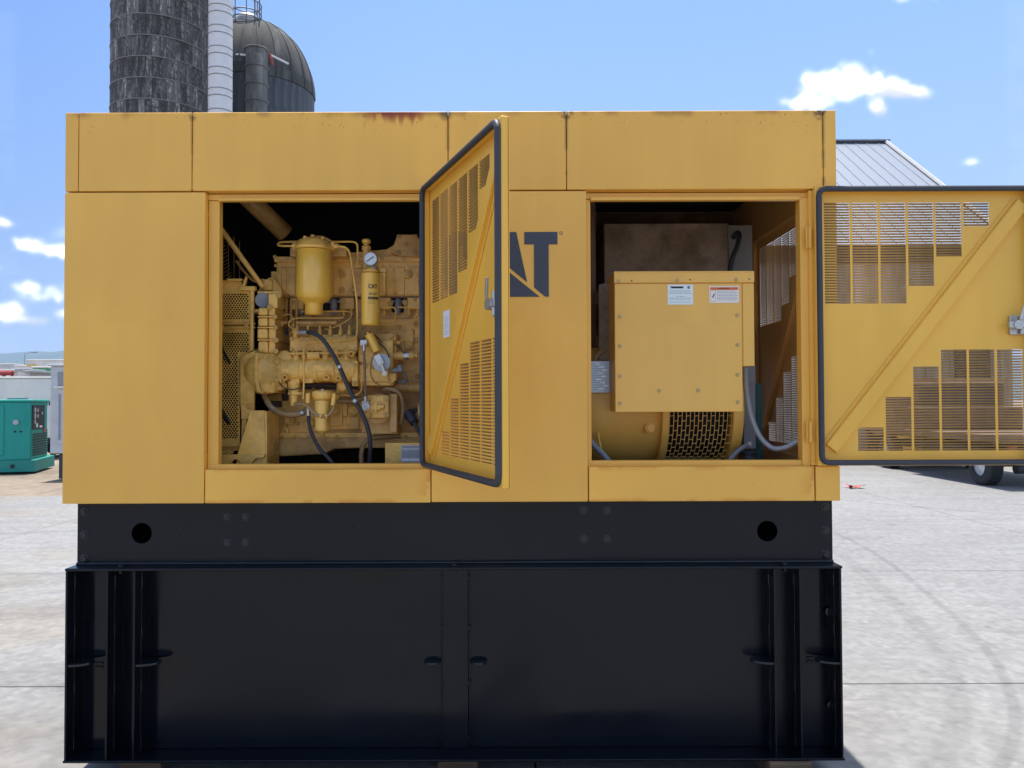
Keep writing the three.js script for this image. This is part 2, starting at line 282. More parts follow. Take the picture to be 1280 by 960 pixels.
// ---------------------------------------------------------------- generator enclosure
const XL = at(83, 139, 0).x, XR = 1.4315, ZB = -1.55, YT = Yz(139), YB = Yz(628), YF = Yz(238);
const PX = (px) => at(px, 430, 0).x;
const enc = thing('generator_enclosure', [(XL + XR) / 2, YB, ZB / 2], 'big yellow sheet metal generator enclosure with two side doors swung open', 'generator');
{
  // fascia: separate sheets along the top, rust and chips along the upper edge and at the seams
  const seams = [99, 241, 561, 709, 1030].map((p) => at(p, 188, 0).x);
  const rustC = at(497, 140, 0).x;
  const fasciaMap = tex(2048, 256, (u, v) => {
    const x = XL + u * (XR - XL), y = v * 0.36, dTop = (1 - v) * 0.36;
    const big = fbm3(x * 1.6, y * 1.6, 0.7, 4) - 0.5, st = fbm3(x * 18, y * 1.2, 3.1, 3) - 0.5;
    let k = 0.945 + big * 0.12 + st * 0.035, c = [k + 0.004, k, k - 0.03 * big];
    const edge = sstep(0.45, 0.75, fbm3(x * 9, 1.5, 2, 4)) * (1 - sstep(0.002, 0.02 + 0.03 * fbm3(x * 30, 0, 5, 2), dTop));
    c = c.map((q, i) => mix(q, [0.50, 0.38, 0.28][i], edge * 0.4));
    const rx = Math.abs(x - rustC), drip = fbm3(x * 60, y * 4, 6.6, 3), rust = (1 - sstep(0.06, 0.17, rx)) * (1 - sstep(0.0, 0.025 + 0.13 * Math.max(0, drip - 0.3), dTop)) * sstep(0.3, 0.5, fbm3(x * 24, y * 24, 1, 3) + 0.15);
    c = c.map((q, i) => mix(q, [0.50, 0.21, 0.14][i], rust * 0.9));
    for (const s of [0, 1, 2, 3, 4]) { const sx = seams[s], d = Math.hypot((x - sx - (s === 2 ? -0.012 : s === 4 ? -0.014 : 0)) * 1.3, dTop * (s === 4 ? 0.75 : 1)), n = fbm3(x * 40 + s * 9, y * 40, 3, 4), str = [0, 0.8, 0.9, 1.2, 1.1][s]; const q = str * (1 - sstep(0.012, 0.034 + 0.03 * n, d)) * sstep(0.3, 0.5, n) + str * 0.35 * (1 - sstep(0.003, 0.012, Math.abs(x - sx))) * (1 - sstep(0.1, 0.3, dTop * fbm3(x * 4, y * 25, 7, 2) * 2)); c = c.map((v2, i) => mix(v2, [0.27, 0.25, 0.26][i], clamp(q) * 0.68)); }
    const sp = noise3(x * 130, y * 130, 8), near = 1 - sstep(0.02, 0.17, dTop + 0.05 * fbm3(x * 5, 0, 3, 2)); if (sp > 0.90 && near > 0) c = c.map((q, i) => mix(q, [0.42, 0.28, 0.18][i], near * 0.5 * clamp((sp - 0.9) * 20) * sstep(0.4, 0.6, fbm3(x * 3, y * 3, 2.5, 3))));
    return c;
  });
  const fasciaMat = new THREE.MeshPhysicalMaterial({ map: fasciaMap, bumpMap: dentBump, bumpScale: 0.0035, color: rgb(...YEL), roughness: 0.42 });
  const fx = [XL, ...seams, XR], uvF = (x, y) => [clamp((x - XL) / (XR - XL), 0.001, 0.999), clamp((y - YF) / (YT - YF), 0.01, 0.99)];
  for (let i = 0; i < 6; i++) mb().box(fx[i] + (i ? 0.0016 : 0), YF + 0.003, -0.03, fx[i + 1] - (i < 5 ? 0.0016 : 0), YT, 0, 0.004).build('fascia_panel', fasciaMat, enc, { uvFn: uvF });
  // lower sheets of the front
  const yel = (name, b) => b.build(name, M.yellow, enc);
  const sillMap = tex(1024, 256, (u, v) => {
    const x = u * 0.98, y = v * 0.16, big = fbm3(x * 1.6, y * 1.6, 9.7, 4) - 0.5, k = 0.945 + big * 0.1; let c = [k + 0.004, k, k - 0.03 * big];
    const ed = Math.min(x, 0.98 - x, y, 0.16 - y), n = fbm3(x * 14, y * 14, 4.2, 4), q = (1 - sstep(0.004, 0.03 * n + 0.006, ed)) * sstep(0.46, 0.62, n) * 0.8 + (1 - sstep(0.0, 0.09, Math.hypot(0.98 - x, (y - 0.05) * 0.7))) * sstep(0.42, 0.6, n) * 0.7;
    c = c.map((w, i) => mix(w, [0.80, 0.58, 0.36][i], clamp(q) * 0.42)); if (noise3(x * 110, y * 110, 2) > 0.975) c = c.map((w) => w - 0.12); return c;
  });
  const sillMat = new THREE.MeshPhysicalMaterial({ map: sillMap, bumpMap: dentBump, bumpScale: 0.0035, color: rgb(...YEL), roughness: 0.42 });
  const sill = (a, b, g) => g.build('sill_panel', sillMat, enc, { uvFn: (x, y) => [clamp((x - a) / (b - a), 0.002, 0.998), clamp((y - YB) / 0.155, 0.01, 0.99)] });
  yel('side_panel', mb().box(XL, YB, -0.04, PX(256), YF - 0.003, 0, 0.004));
  sill(PX(257.2), PX(538), mb().box(PX(257.2), YB, -0.03, PX(538), Yz(586), 0, 0.004));
  yel('centre_panel', mb().box(PX(539.2), YB + 0.002, -0.03, PX(734), YF - 0.003, 0.0, 0.004));
  sill(PX(735.4), PX(1016.5), mb().box(PX(735.4), YB + 0.002, -0.03, PX(1016.5), Yz(584), -0.001, 0.004));
  yel('corner_panel', mb().box(PX(1018), YB + 0.002, -0.03, XR, Yz(584), -0.0005, 0.004));
  // openings: header, sill ledge and jambs, set back behind the sheets
  for (const [l, r, top, bot, jl, jr] of [[256, 539.2, 248.5, 580, 270, 541], [734, 1018, 249.5, 577, 740, 1004]]) {
    yel('door_header', mb().box(PX(l), Yz(246.5), -0.075, PX(r), YF - 0.004, -0.034, 0.002).box(PX(jl), Yz(top), -0.05, PX(jr), Yz(245), -0.018, 0.003));
    yel('door_ledge', mb().box(PX(l) + 0.002, Yz(600), -0.075, PX(r) - 0.002, Yz(bot), -0.032, 0.003));
    yel('door_jamb', mb().box(PX(l) + 0.001, Yz(600), -0.08, PX(jl), Yz(247), -0.036, 0.003));
    if (r > 1000) yel('door_jamb', mb().box(PX(jr), Yz(600), -0.08, PX(1017), Yz(247), -0.022, 0.003));
    else yel('door_jamb', mb().box(PX(530), Yz(600), -0.08, PX(541), Yz(247), -0.036, 0.003));
  }
  yel('corner_post', mb().box(PX(1013.5), Yz(583), -0.10, XR, YF - 0.003, -0.004, 0.003));
  yel('backing_frame', mb().box(XL + 0.004, YF - 0.0, -0.08, XR - 0.004, YT - 0.006, -0.036).box(XL + 0.004, YB + 0.01, -0.08, XR - 0.004, Yz(602), -0.036).box(PX(541.5), Yz(601), -0.08, PX(733), YF - 0.006, -0.036));
  // body behind
  yel('roof', mb().box(XL + 0.002, YT - 0.035, ZB, XR - 0.002, YT - 0.002, -0.032, 0.004));
  yel('end_wall', mb().box(XL, YB, ZB, XL + 0.03, YT - 0.036, -0.044, 0.004));
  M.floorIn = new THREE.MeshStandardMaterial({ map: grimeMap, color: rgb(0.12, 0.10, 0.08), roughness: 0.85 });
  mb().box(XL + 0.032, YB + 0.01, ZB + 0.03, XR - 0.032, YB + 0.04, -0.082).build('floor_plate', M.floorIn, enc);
  mb().box(XL + 0.032, YT - 0.09, ZB + 0.035, XR - 0.034, YT - 0.037, -0.084).build('insulation', M.foam, enc);
  mb().box(XL + 0.031, YB + 0.042, ZB + 0.04, XL + 0.06, YT - 0.092, -0.3).build('insulation', M.foam, enc);
  mb().box(XL + 0.061, YB + 0.042, ZB + 0.031, 0.44, YT - 0.092, ZB + 0.06).build('insulation', M.foam, enc);
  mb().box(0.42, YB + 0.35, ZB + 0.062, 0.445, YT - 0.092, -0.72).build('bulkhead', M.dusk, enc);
}
// a louvred door: sheet with slots, rim, rubber seal, brace, latch. Local axes: x from the hinge to the free edge, y up, +z the inner face
const DW = 0.955, DH = Yz(236) - Yz(583), YD = Yz(583);
const dx = (px) => (px - 1018) * 0.0035, dy = (py) => (583 - py) * 0.0035;
const banks = [];
for (const [x, b] of [[1032, 381], [1067, 381], [1102, 381], [1137, 359], [1172, 322], [1207, 284]]) banks.push([dx(x), dy(b), dx(x + 32), dy(254)]);
for (const [x, t] of [[1071, 536], [1106, 498], [1141, 460], [1176, 439], [1211, 439], [1246, 439]]) banks.push([dx(x), dy(565), dx(x + 32), dy(t)]);
function louvreDoor(name, pos, turn, o = {}) {
  const sh = new THREE.Shape([[0, 0], [DW, 0], [DW, DH], [0, DH]].map((p) => new THREE.Vector2(...p)));
  for (const [x0, y0, x1, y1] of banks) sh.holes.push(new THREE.Path([[x0, y0], [x0, y1], [x1, y1], [x1, y0]].map((p) => new THREE.Vector2(...p))));
  const mat = o.mat ?? M.door;
  const door = mb().add(new THREE.ExtrudeGeometry(sh, { depth: 0.002, bevelEnabled: false })).build(name, mat, enc, { local: true, label: o.label });
  door.position.set(...pos).sub(bases.get(enc)); door.rotation.y = turn;
  const L = { local: true };
  for (const [x0, y0, x1, y1] of banks) {
    const n = Math.round((y1 - y0) / 0.012), b = mb(), p = (y1 - y0) / n;
    for (let i = 0; i < n; i++) b.add(new THREE.BoxGeometry(x1 - x0 - 0.001, 0.0089, 0.0012), new THREE.Matrix4().makeTranslation((x0 + x1) / 2, y0 + (i + 0.5) * p, -0.0022).multiply(M4.makeRotationX(0.82)));
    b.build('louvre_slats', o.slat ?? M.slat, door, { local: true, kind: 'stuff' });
  }
  const d = 0.028;
  mb().box(0, 0, 0.0022, 0.02, DH, d, 0.004).box(DW - 0.02, 0, 0.0022, DW, DH, d, 0.006).box(0.0205, 0, 0.0022, DW - 0.0205, 0.02, d, 0.004).box(0.0205, DH - 0.02, 0.0022, DW - 0.0205, DH, d, 0.004).build('rim', mat, door, L);
  // brace: hat section across the sheet
  const a = [dx(1036), dy(562), 0.012], e = [dx(1279), dy(256), 0.012];
  mb().bar(a, e, 0.058, 0.022).bar([a[0], a[1], 0.0045], [e[0], e[1], 0.0045], 0.088, 0.004).build('brace', mat, door, L);
  if (!o.plain) {
    const r = 0.0125, i = 0.014, c = 0.03, pts = [], push = (x, y) => pts.push(new THREE.Vector3(x, y, d + 0.007));
    for (const [cx, cy, s] of [[DW - i - c, i + c, -90], [DW - i - c, DH - i - c, 0], [i + c, DH - i - c, 90], [i + c, i + c, 180]]) for (let k = 0; k <= 4; k++) { const t = (s + k * 22.5) * Math.PI / 180; push(cx + c * Math.cos(t), cy + c * Math.sin(t)); }
    const path = new THREE.CurvePath(); for (let k = 0; k < pts.length; k++) path.add(new THREE.LineCurve3(pts[k], pts[(k + 1) % pts.length]));
    mb().add(new THREE.TubeGeometry(path, 260, r, 10, true)).build('seal', M.rubber, door, L);
    const lx = DW - 0.075, ly = dy(409);
    const latch = mb().box(lx - 0.032, ly - 0.042, 0.003, lx + 0.036, ly + 0.042, 0.02, 0.004).cyl([lx - 0.012, ly, 0.02], [lx - 0.012, ly, 0.05], 0.022, 0.02, 20).box(lx - 0.05, ly - 0.014, 0.03, lx + 0.045, ly + 0.014, 0.044, 0.004).cyl([lx + 0.012, ly - 0.04, 0.03], [lx + 0.012, ly + 0.04, 0.03], 0.009).build('latch', M.steel, door, L);
    mb().bar([lx - 0.006, ly + 0.02, 0.052], [lx + 0.012, ly + 0.085, 0.056], 0.016, 0.008).build('latch_handle', M.steel, door, L);
  }
  return door;
}
const hingeZ = 0.006;
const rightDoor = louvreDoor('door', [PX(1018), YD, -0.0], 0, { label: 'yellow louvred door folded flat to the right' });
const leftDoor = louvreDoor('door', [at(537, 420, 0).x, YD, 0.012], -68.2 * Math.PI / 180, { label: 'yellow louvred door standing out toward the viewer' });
{
  const t = canvasTex(128, 256, (g, w, h) => { g.fillStyle = '#e9ecee'; g.fillRect(0, 0, w, h); g.fillStyle = '#22262c'; g.font = 'bold 30px sans-serif'; g.fillText('▬▬▬ ▮', 12, 40); for (let i = 0; i < 14; i++) { g.fillStyle = i % 5 === 4 ? '#c9ced3' : '#8b929a'; for (let x = 12; x < w - 20;) { const l = 4 + 9 * ((i * 7 + x * 3) % 5) / 4; g.fillRect(x, 62 + i * 13, l, 4); x += l + 4; } } });
  const x0 = DW * 0.235, p = mb().add(new THREE.BoxGeometry(0.085, 0.108, 0.0012), M4.makeTranslation(x0 + 0.042, dy(409) - 0.01, 0.0032)).build('label', printMat(t), leftDoor, { keepUV: true, local: true, label: 'white printed notice on the door' });
}
// hinges beside the right door
for (const y of [298, 541]) mb().cyl(at(1013, y + 13, 0.012), at(1013, y - 13, 0.012), 0.007, 0.007, 14).pbox(1008, y - 13, 1012, y + 13, 0.004, 0.008, 0.001).build('hinge', M.yellow, enc);
// end wall on the right: framed opening with its own louvred door, seen from inside
{
  const h0 = -1.13, h1 = h0 + DW, XI = XR - 0.03;
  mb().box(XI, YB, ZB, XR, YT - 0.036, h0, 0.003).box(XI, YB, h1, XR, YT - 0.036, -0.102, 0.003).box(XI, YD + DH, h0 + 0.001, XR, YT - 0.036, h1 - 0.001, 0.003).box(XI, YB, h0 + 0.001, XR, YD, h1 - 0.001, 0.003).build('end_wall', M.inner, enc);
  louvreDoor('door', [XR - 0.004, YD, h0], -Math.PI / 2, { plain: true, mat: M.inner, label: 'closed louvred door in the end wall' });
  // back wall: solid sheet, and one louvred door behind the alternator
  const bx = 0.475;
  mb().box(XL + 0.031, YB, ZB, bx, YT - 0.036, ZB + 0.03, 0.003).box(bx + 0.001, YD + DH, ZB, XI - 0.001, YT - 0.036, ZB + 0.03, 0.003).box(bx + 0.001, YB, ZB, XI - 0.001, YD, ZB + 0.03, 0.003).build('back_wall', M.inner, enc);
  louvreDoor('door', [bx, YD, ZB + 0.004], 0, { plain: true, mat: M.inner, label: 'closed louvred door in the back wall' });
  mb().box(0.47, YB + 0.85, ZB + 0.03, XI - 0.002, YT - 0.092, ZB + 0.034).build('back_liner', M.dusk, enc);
}
// black lettering on the centre panel: wordmark with its triangle, registered sign
{
  const L = (b) => b.build('letter', M.decal, enc), z = 0.0022, d = 0.0018;
  L(mb().ppoly([[556, 300], [566, 290], [588, 290], [598, 300], [598, 322], [579, 322], [579, 306], [575, 306], [575, 355], [579, 355], [579, 338], [598, 338], [598, 361], [588, 371], [566, 371], [556, 361]], z, d, 0));
  L(mb().ppoly([[619, 290], [646, 290], [659.5, 353], [637, 334.5], [632.5, 312], [626, 342], [606, 358]], z, d, 0));
  L(mb().ppoly([[637, 340], [675, 371], [600, 371]], z, d, 0));
  L(mb().ppoly([[656, 290], [697.5, 290], [697.5, 305.5], [686.5, 305.5], [686.5, 371], [682, 371], [668, 359.5], [668, 305.5], [656, 305.5]], z, d, 0));
  const c = at(702, 291.5, z), g = new THREE.TorusGeometry(0.0062, 0.0014, 6, 20); mb().add(g, M4.makeTranslation(c.x, c.y, c.z - 0.0022)).build('registered_mark', M.decal, enc);
}

// ---------------------------------------------------------------- base frame under the enclosure
const ZR = -0.087, YFl = Yz(709);
const frame = thing('base_frame', [at(568, 700, ZR).x, YFl, ZB / 2], 'black steel base rail with round holes under the yellow enclosure', 'base frame');
{
  const l = at(96, 666, ZR), r = at(1040, 666, ZR), top = YB - 0.003, bot = YFl + 0.004;
  const railShape = () => { const s = new THREE.Shape([[l.x, bot], [r.x, bot], [r.x, top], [l.x, top]].map((p) => new THREE.Vector2(...p))); for (const px of [176.5, 958.5]) { const c = at(px, 665, ZR), h = new THREE.Path(); h.absarc(c.x, c.y, 12.6 * S(ZR), 0, Math.PI * 2, true); s.holes.push(h); } return new THREE.ExtrudeGeometry(s, { depth: 0.010, bevelEnabled: true, bevelSize: 0.002, bevelThickness: 0.002, bevelOffset: -0.002, bevelSegments: 2, curveSegments: 32 }); };
  const b = mb().add(railShape(), M4.makeTranslation(0, 0, ZR - 0.012)); b.box(l.x + 0.004, top - 0.022, ZB + 0.102, r.x - 0.004, top - 0.014, ZR - 0.101).box(l.x + 0.004, bot, ZR - 0.1, r.x - 0.004, bot + 0.012, ZR - 0.0145).box(l.x + 0.004, top - 0.012, ZR - 0.1, r.x - 0.004, top - 0.002, ZR - 0.0145); b.build('front_rail', M.black, frame);  // includes an unseen inner plate added to block light behind the holes
  mb().box(l.x, bot, ZB + 0.09, r.x, top, ZB + 0.10, 0.003).build('rear_rail', M.black, frame);
  for (const x of [l.x + 0.001, r.x - 0.016]) mb().box(x, YFl + 0.0006, ZB + 0.1005, x + 0.015, top - 0.0006, ZR - 0.0135, 0.001).build('end_plate', M.black, frame);
  mb().cyl([l.x, YFl + 0.004, ZR + 0.003], [r.x, YFl + 0.004, ZR + 0.003], 0.0065, 0.0065, 14).build('weld_seam', M.blackGloss, frame);
  for (const [x, y] of [[284, 645], [307, 645], [284, 677], [307, 677], [729, 638], [758, 638], [729, 674], [758, 674]]) bolt(frame, at(x, y, ZR), 0.0135, M.blackGloss);
  for (const [x, ys] of [[105, [638, 666.5, 696]], [1031, [635, 664, 694]]]) for (const y of ys) bolt(frame, at(x, y, ZR), 0.0145, M.blackGloss);
  for (const [x, y] of [[440, 657], [770, 656], [223, 668]]) mb().cyl(at(x, y, ZR), at(x, y, ZR + 0.004), 0.006, 0.005, 12).build('plug', M.black, frame);
}
// ---------------------------------------------------------------- fuel tank
const XT0 = at(79.5, 830, 0).x, XT1 = at(1052.5, 830, 0).x, ZW = -0.118, YTB = Yz(952);
const tank = thing('fuel_tank', [(XT0 + XT1) / 2, YTB, ZB / 2], 'large black steel fuel tank with upright ribs carrying the generator', 'fuel tank');
{
  const bl = (n, b) => b.build(n, M.black, tank), zb = ZB - 0.02;
  bl('top_flange', mb().box(XT0 - 0.004, YFl - 0.012, zb, XT1 + 0.004, YFl, 0, 0.004));
  bl('bottom_flange', mb().box(XT0 - 0.004, YTB, zb, XT1 + 0.004, YTB + 0.010, 0.004, 0.003));
  const y0 = YTB + 0.0104, y1 = YFl - 0.0124;
  const cuts = [XT0 - 0.003, at(551.5, 830, ZW).x, at(585, 830, ZW).x, XT1 + 0.003];
  for (let i = 0; i < 3; i++) bl('tank_wall', mb().box(cuts[i] + 0.002, y0, ZW - 0.012, cuts[i + 1] - 0.002, y1, i === 1 ? ZW + 0.012 : ZW, 0.003));
  bl('tank_wall', mb().box(XT0 + 0.012, y0, zb + 0.02, XT1 - 0.012, y1, zb + 0.03)); for (const x of [XT0, XT1 - 0.01]) bl('tank_wall', mb().box(x, y0, zb + 0.031, x + 0.01, y1, ZW - 0.013));
  for (const px of [80.5, 131.5, 165.5, 968.5, 1000.5, 1051]) {
    const x = at(px, 830, 0).x, s = px < 640 ? 1 : -1;
    const rib = bl('rib', mb().box(x - 0.0045, y0, ZW + 0.001, x + 0.0045, y1, -0.002, 0.002));
    // seam and stitch welds half way along the rib
    const w = mb().box(x + s * 0.0046, y0 + 0.012, -0.062, x + s * 0.0072, y1 - 0.012, -0.057, 0.001);
    for (const f of [0.06, 0.36, 0.66, 0.93]) w.box(x + s * 0.0046, y0 + (y1 - y0) * f - 0.026, -0.066, x + s * 0.012, y0 + (y1 - y0) * f + 0.026, -0.052, 0.003);
    w.build('weld', M.blackGloss, rib);
  }
  for (const px of [551.5, 585.5]) { const x = at(px, 830, ZW + 0.014).x; const w = mb().box(x - 0.003, y0, ZW + 0.001, x + 0.003, y1, ZW + 0.0165, 0.001); for (const f of [0.06, 0.36, 0.66, 0.93]) w.box(x - 0.0065, y0 + (y1 - y0) * f - 0.012, ZW, x + 0.0065, y0 + (y1 - y0) * f + 0.012, ZW + 0.022, 0.003); bl('seam', w); }
  // half-round tabs
  for (const [px, s] of [[80.5, 1], [165.5, 1], [551.5, -1], [585.5, 1], [968.5, -1], [1051, -1]]) {
    const mid = px > 540 && px < 600, z0 = mid ? ZW + 0.004 : -0.06, x = at(px, mid ? 826 : 830, mid ? z0 : 0).x, sh = new THREE.Shape();
    if (mid) sh.absellipse(0, 0, 0.036, 0.046, 0, Math.PI, false); else sh.absellipse(0, 0, 0.05, 0.088, 0, Math.PI, false); sh.closePath();
    const g = new THREE.ExtrudeGeometry(sh, { depth: 0.007, bevelEnabled: true, bevelSize: 0.002, bevelThickness: 0.002, bevelSegments: 2, curveSegments: 20 });
    g.rotateX(Math.PI / 2); if (!mid) g.rotateY(s * Math.PI / 2); g.translate(x + s * (mid ? 0.042 : 0.004), Yz(825, z0), z0);
    mb().add(g).build('lifting_tab', M.blackGloss, tank);
  }
  for (const [x, y] of [[122, 830], [1012, 826]]) bl('vent_slot', mb().pbox(x - 5, y - 4, x + 5, y - 1.2, ZW + 0.006, 0.006, 0.002).pbox(x - 5, y + 1.2, x + 5, y + 4, ZW + 0.006, 0.006, 0.002));
  for (const [x, y] of [[1036, 766], [1038, 883]]) bolt(tank, at(x, y, -0.1), 0.014, M.blackGloss);
  for (const px of [150, 567, 980]) { const p = at(px, 708, -0.045); mb().cyl([p.x, YFl, -0.045], [p.x, YFl + 0.007, -0.045], 0.014, 0.013, 6).build('bolt', M.black, tank); mb().cyl([p.x, YFl - 0.0125, -0.045], [p.x, YFl - 0.03, -0.045], 0.012, 0.012, 6).build('bolt', M.black, tank); }
}
// timbers the tank rests on
[[985, 'weathered timber bearer under the right end of the black tank'], [568, 'weathered timber bearer under the middle of the black tank'], [158, 'weathered timber bearer under the left end of the black tank']].forEach(([px, label]) => {
  const x = at(px, 955, 0).x, b = thing('timber_bearer', [x, 0, -0.78], label, 'timber');
  mb().box(x - 0.09, 0.001, -1.62, x + 0.09, YTB - 0.001, px === 985 ? 0.02 : -0.12, 0.006).build('beam', M.wood, b);
});

// ---------------------------------------------------------------- diesel engine
const eng = thing('diesel_engine', [at(430, 560, -0.58).x, YB + 0.04, -0.63], 'yellow diesel engine with filters, hoses and fan guard inside the left opening', 'engine');
{
  const e = (n, b, m = M.engine, o) => b.build(n, m, eng, o);
  const bolts = (list, m = M.engine, p = eng) => list.forEach(([x, y, z, r = 0.008]) => bolt(p, at(x, y, z), r, m));
  // ---- block, rails, sump
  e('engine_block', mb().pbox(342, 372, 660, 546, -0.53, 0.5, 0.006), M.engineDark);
  e('block_cover', mb().pbox(446, 398, 640, 480, -0.515, 0.02, 0.004).pbox(478, 412, 517, 436, -0.498, 0.02, 0.003).pbox(335, 480, 404, 541, -0.502, 0.03, 0.006).pbox(404, 500, 480, 536, -0.516, 0.02, 0.004).pbox(452, 497, 474, 540, -0.49, 0.04, 0.004), M.engine);
  for (const [x0, x1] of [[378, 398], [412, 428], [432, 448]]) e('block_rib', mb().pbox(x0, 497, x1, 532, -0.506, 0.02, 0.005));
  e('sump_flange', mb().pbox(336, 540, 660, 546.5, -0.475, 0.12, 0.003));
  const pan = new THREE.Shape(); { const p = [[343, 547], [412, 547], [660, 547], [660, 556], [418, 558], [404, 565], [352, 567.5], [345, 560]].map(([x, y]) => at(x, y, -0.49)); p.forEach((q, i) => i ? pan.lineTo(q.x, q.y) : pan.moveTo(q.x, q.y)); pan.closePath(); }
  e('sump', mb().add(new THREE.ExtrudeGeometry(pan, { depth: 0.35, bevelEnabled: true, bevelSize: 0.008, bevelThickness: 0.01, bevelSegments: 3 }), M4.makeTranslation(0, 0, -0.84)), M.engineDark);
  bolts([340, 353, 368, 386, 404, 421, 443, 464, 488, 507].map((x) => [x, 545.5, -0.474, 0.0075]));
  // dark space under the engine: skid rail and foot
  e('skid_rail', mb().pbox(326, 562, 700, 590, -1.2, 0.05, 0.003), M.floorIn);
  e('front_support', mb().ppoly([[296, 568], [313, 512], [329.5, 512], [333.5, 600], [292, 600]], -0.25, 0.03).pbox(329, 513, 333.5, 600, -0.255, 0.2, 0.002), M.engine);
  e('skid_crossmember', mb().ppoly([[258, 567], [331, 567], [329, 571], [319, 572], [314, 578], [314, 600], [258, 600]], -0.23, 0.02, 0.002, [[294.5, 579, 6.6]]), M.engine);
  // ---- head and intake housing
  e('intake_housing', mb().pbox(346, 326, 660, 370, -0.49, 0.36, 0.006).pbox(339, 338, 353, 361, -0.485, 0.2, 0.004).pbox(352, 340, 347, 362, -0.475, 0.02, 0.002));
  e('housing_cap', mb().pbox(343, 319.5, 660, 326.5, -0.475, 0.38, 0.004).ppoly([[430, 320], [430, 316], [484, 311], [492, 306], [660, 306], [660, 321]], -0.5, 0.3));
  const rib = (x0, x1, y0 = 331, y1 = 368) => e('housing_rib', mb().pbox(x0, y0, x1, y1, -0.482, 0.014, 0.003));
  for (const [a, b] of [[349, 358], [361, 369], [417, 424], [426, 441], [477, 483], [486, 493], [496, 506], [509, 524]]) rib(a, b, 333);
  for (const [x, y, r] of [[428, 342, 4.6], [511, 342.5, 5]]) { e('boss', mb().lathe([[0, 0], [r * S(-0.48) * 1.15, 0], [r * S(-0.48), 0.012], [0.001, 0.012]], [...at(x, y, -0.482)], 'z', 24)); bolts([[x, y, -0.469, 0.011]]); }
  bolts([[428, 362, -0.48, 0.011], [441, 362, -0.48, 0.011], [344, 320, -0.474, 0.007], [345, 331, -0.474, 0.006]]);
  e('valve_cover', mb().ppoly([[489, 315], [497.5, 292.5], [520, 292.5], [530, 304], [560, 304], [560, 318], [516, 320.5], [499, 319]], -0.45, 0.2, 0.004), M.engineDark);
  bolts([[499, 295, -0.449], [520, 295, -0.449], [498.5, 315.5, -0.449, 0.009], [519, 316, -0.449, 0.009], [508.5, 305, -0.449, 0.008]], M.engineDark);
  for (const x0 of [338, 362, 425, 471, 509]) e('exhaust_port', mb().pbox(x0, 370.5, x0 + 18, 386, -0.492, 0.05, 0.006));
  for (const x of [377, 418, 498]) e('injector', mb().cyl(at(x, 386, -0.52), at(x, 373, -0.52), 0.02, 0.016, 14).cyl(at(x, 392, -0.51), at(x, 384, -0.51), 0.012, 0.012, 12).cyl(at(x - 7, 378, -0.505), at(x - 7, 375, -0.505), 0.012, 0.012, 6).cyl(at(x + 7, 378, -0.505), at(x + 7, 375, -0.505), 0.012, 0.012, 6), M.greyPaint);
  bolts([[341, 370.5, -0.478], [349, 373, -0.478], [358, 374, -0.478], [367, 377, -0.49], [488, 379, -0.49, 0.011], [507, 378, -0.49, 0.011], [519, 374, -0.49]]);
  // dark boxes added as painted shade between head and pump; injector nuts; wiring and clamps
  for (const [x0, x1, y1] of [[374, 386, 391], [404, 424, 389], [490, 505, 390], [349, 361, 402]]) e('shade_box', mb().pbox(x0, 371.5, x1, y1, -0.526, 0.02, 0.003), M.foam);
  for (const x of [389, 430, 440, 481, 512]) e('injector_nut', mb().cyl(at(x, 394, -0.50), at(x, 389, -0.50), 0.011, 0.011, 6).cyl(at(x, 389, -0.50), at(x, 379, -0.50), 0.006, 0.006, 8));
  bolts([[452, 409, -0.514, 0.009], [474, 408, -0.514, 0.009], [499, 408, -0.514, 0.009], [516, 414, -0.514, 0.009], [500, 432, -0.497, 0.01], [481, 414, -0.497, 0.008], [515, 434, -0.497, 0.008], [410, 504, -0.515, 0.008], [446, 505, -0.515, 0.008], [475, 534, -0.515, 0.008], [372, 528, -0.5, 0.009], [392, 485, -0.5, 0.008], [398, 537, -0.5, 0.008], [345, 486, -0.5, 0.009], [345, 532, -0.5, 0.009]]);
  e('wiring', mb().ptube([[447, 427, -0.36], [456, 422, -0.35], [470, 425, -0.34], [482, 436, -0.34], [486, 446, -0.34], [484, 458, -0.34]], 0.8, 40, 6).ptube([[505, 441, -0.38], [500, 434, -0.38], [492, 430, -0.38], [484, 432, -0.38], [476, 426, -0.37], [468, 417, -0.37]], 0.7, 40, 6).ptube([[345, 470, -0.30], [352, 481, -0.30], [362, 486, -0.30], [376, 484, -0.31], [388, 481, -0.33], [410, 481, -0.36], [446, 486, -0.37], [456, 492, -0.36]], 0.8, 60, 6), M.hose);
  e('wiring', mb().ptube([[473, 436, -0.33], [466, 446, -0.33], [463, 460, -0.33], [466, 474, -0.34], [476, 482, -0.36]], 0.7, 40, 6), M.oldHose);
  e('hose_clamp', mb().cyl(at(340, 509.5, -0.33), at(343, 511.5, -0.325), 0.0165, 0.0165, 16).cyl(at(376, 515.6, -0.325), at(379, 514.6, -0.328), 0.0165, 0.0165, 16).cyl(at(424, 456.6, -0.21), at(425.4, 460, -0.208), 0.0122, 0.0122, 14).cyl(at(443, 499, -0.195), at(445, 502.5, -0.193), 0.0122, 0.0122, 14), M.steel);
  e('mounting_pad', mb().pbox(428, 502, 434, 520, -0.49, 0.03, 0.004).pbox(436, 520, 448, 536, -0.495, 0.03, 0.005).pbox(380, 468, 391, 478, -0.32, 0.04, 0.004).pbox(448, 443, 455, 452, -0.355, 0.03, 0.003).pbox(432, 446, 440, 452, -0.34, 0.03, 0.003).pbox(478, 440, 488, 446, -0.36, 0.03, 0.003).pbox(496, 424, 506, 440, -0.49, 0.02, 0.003));
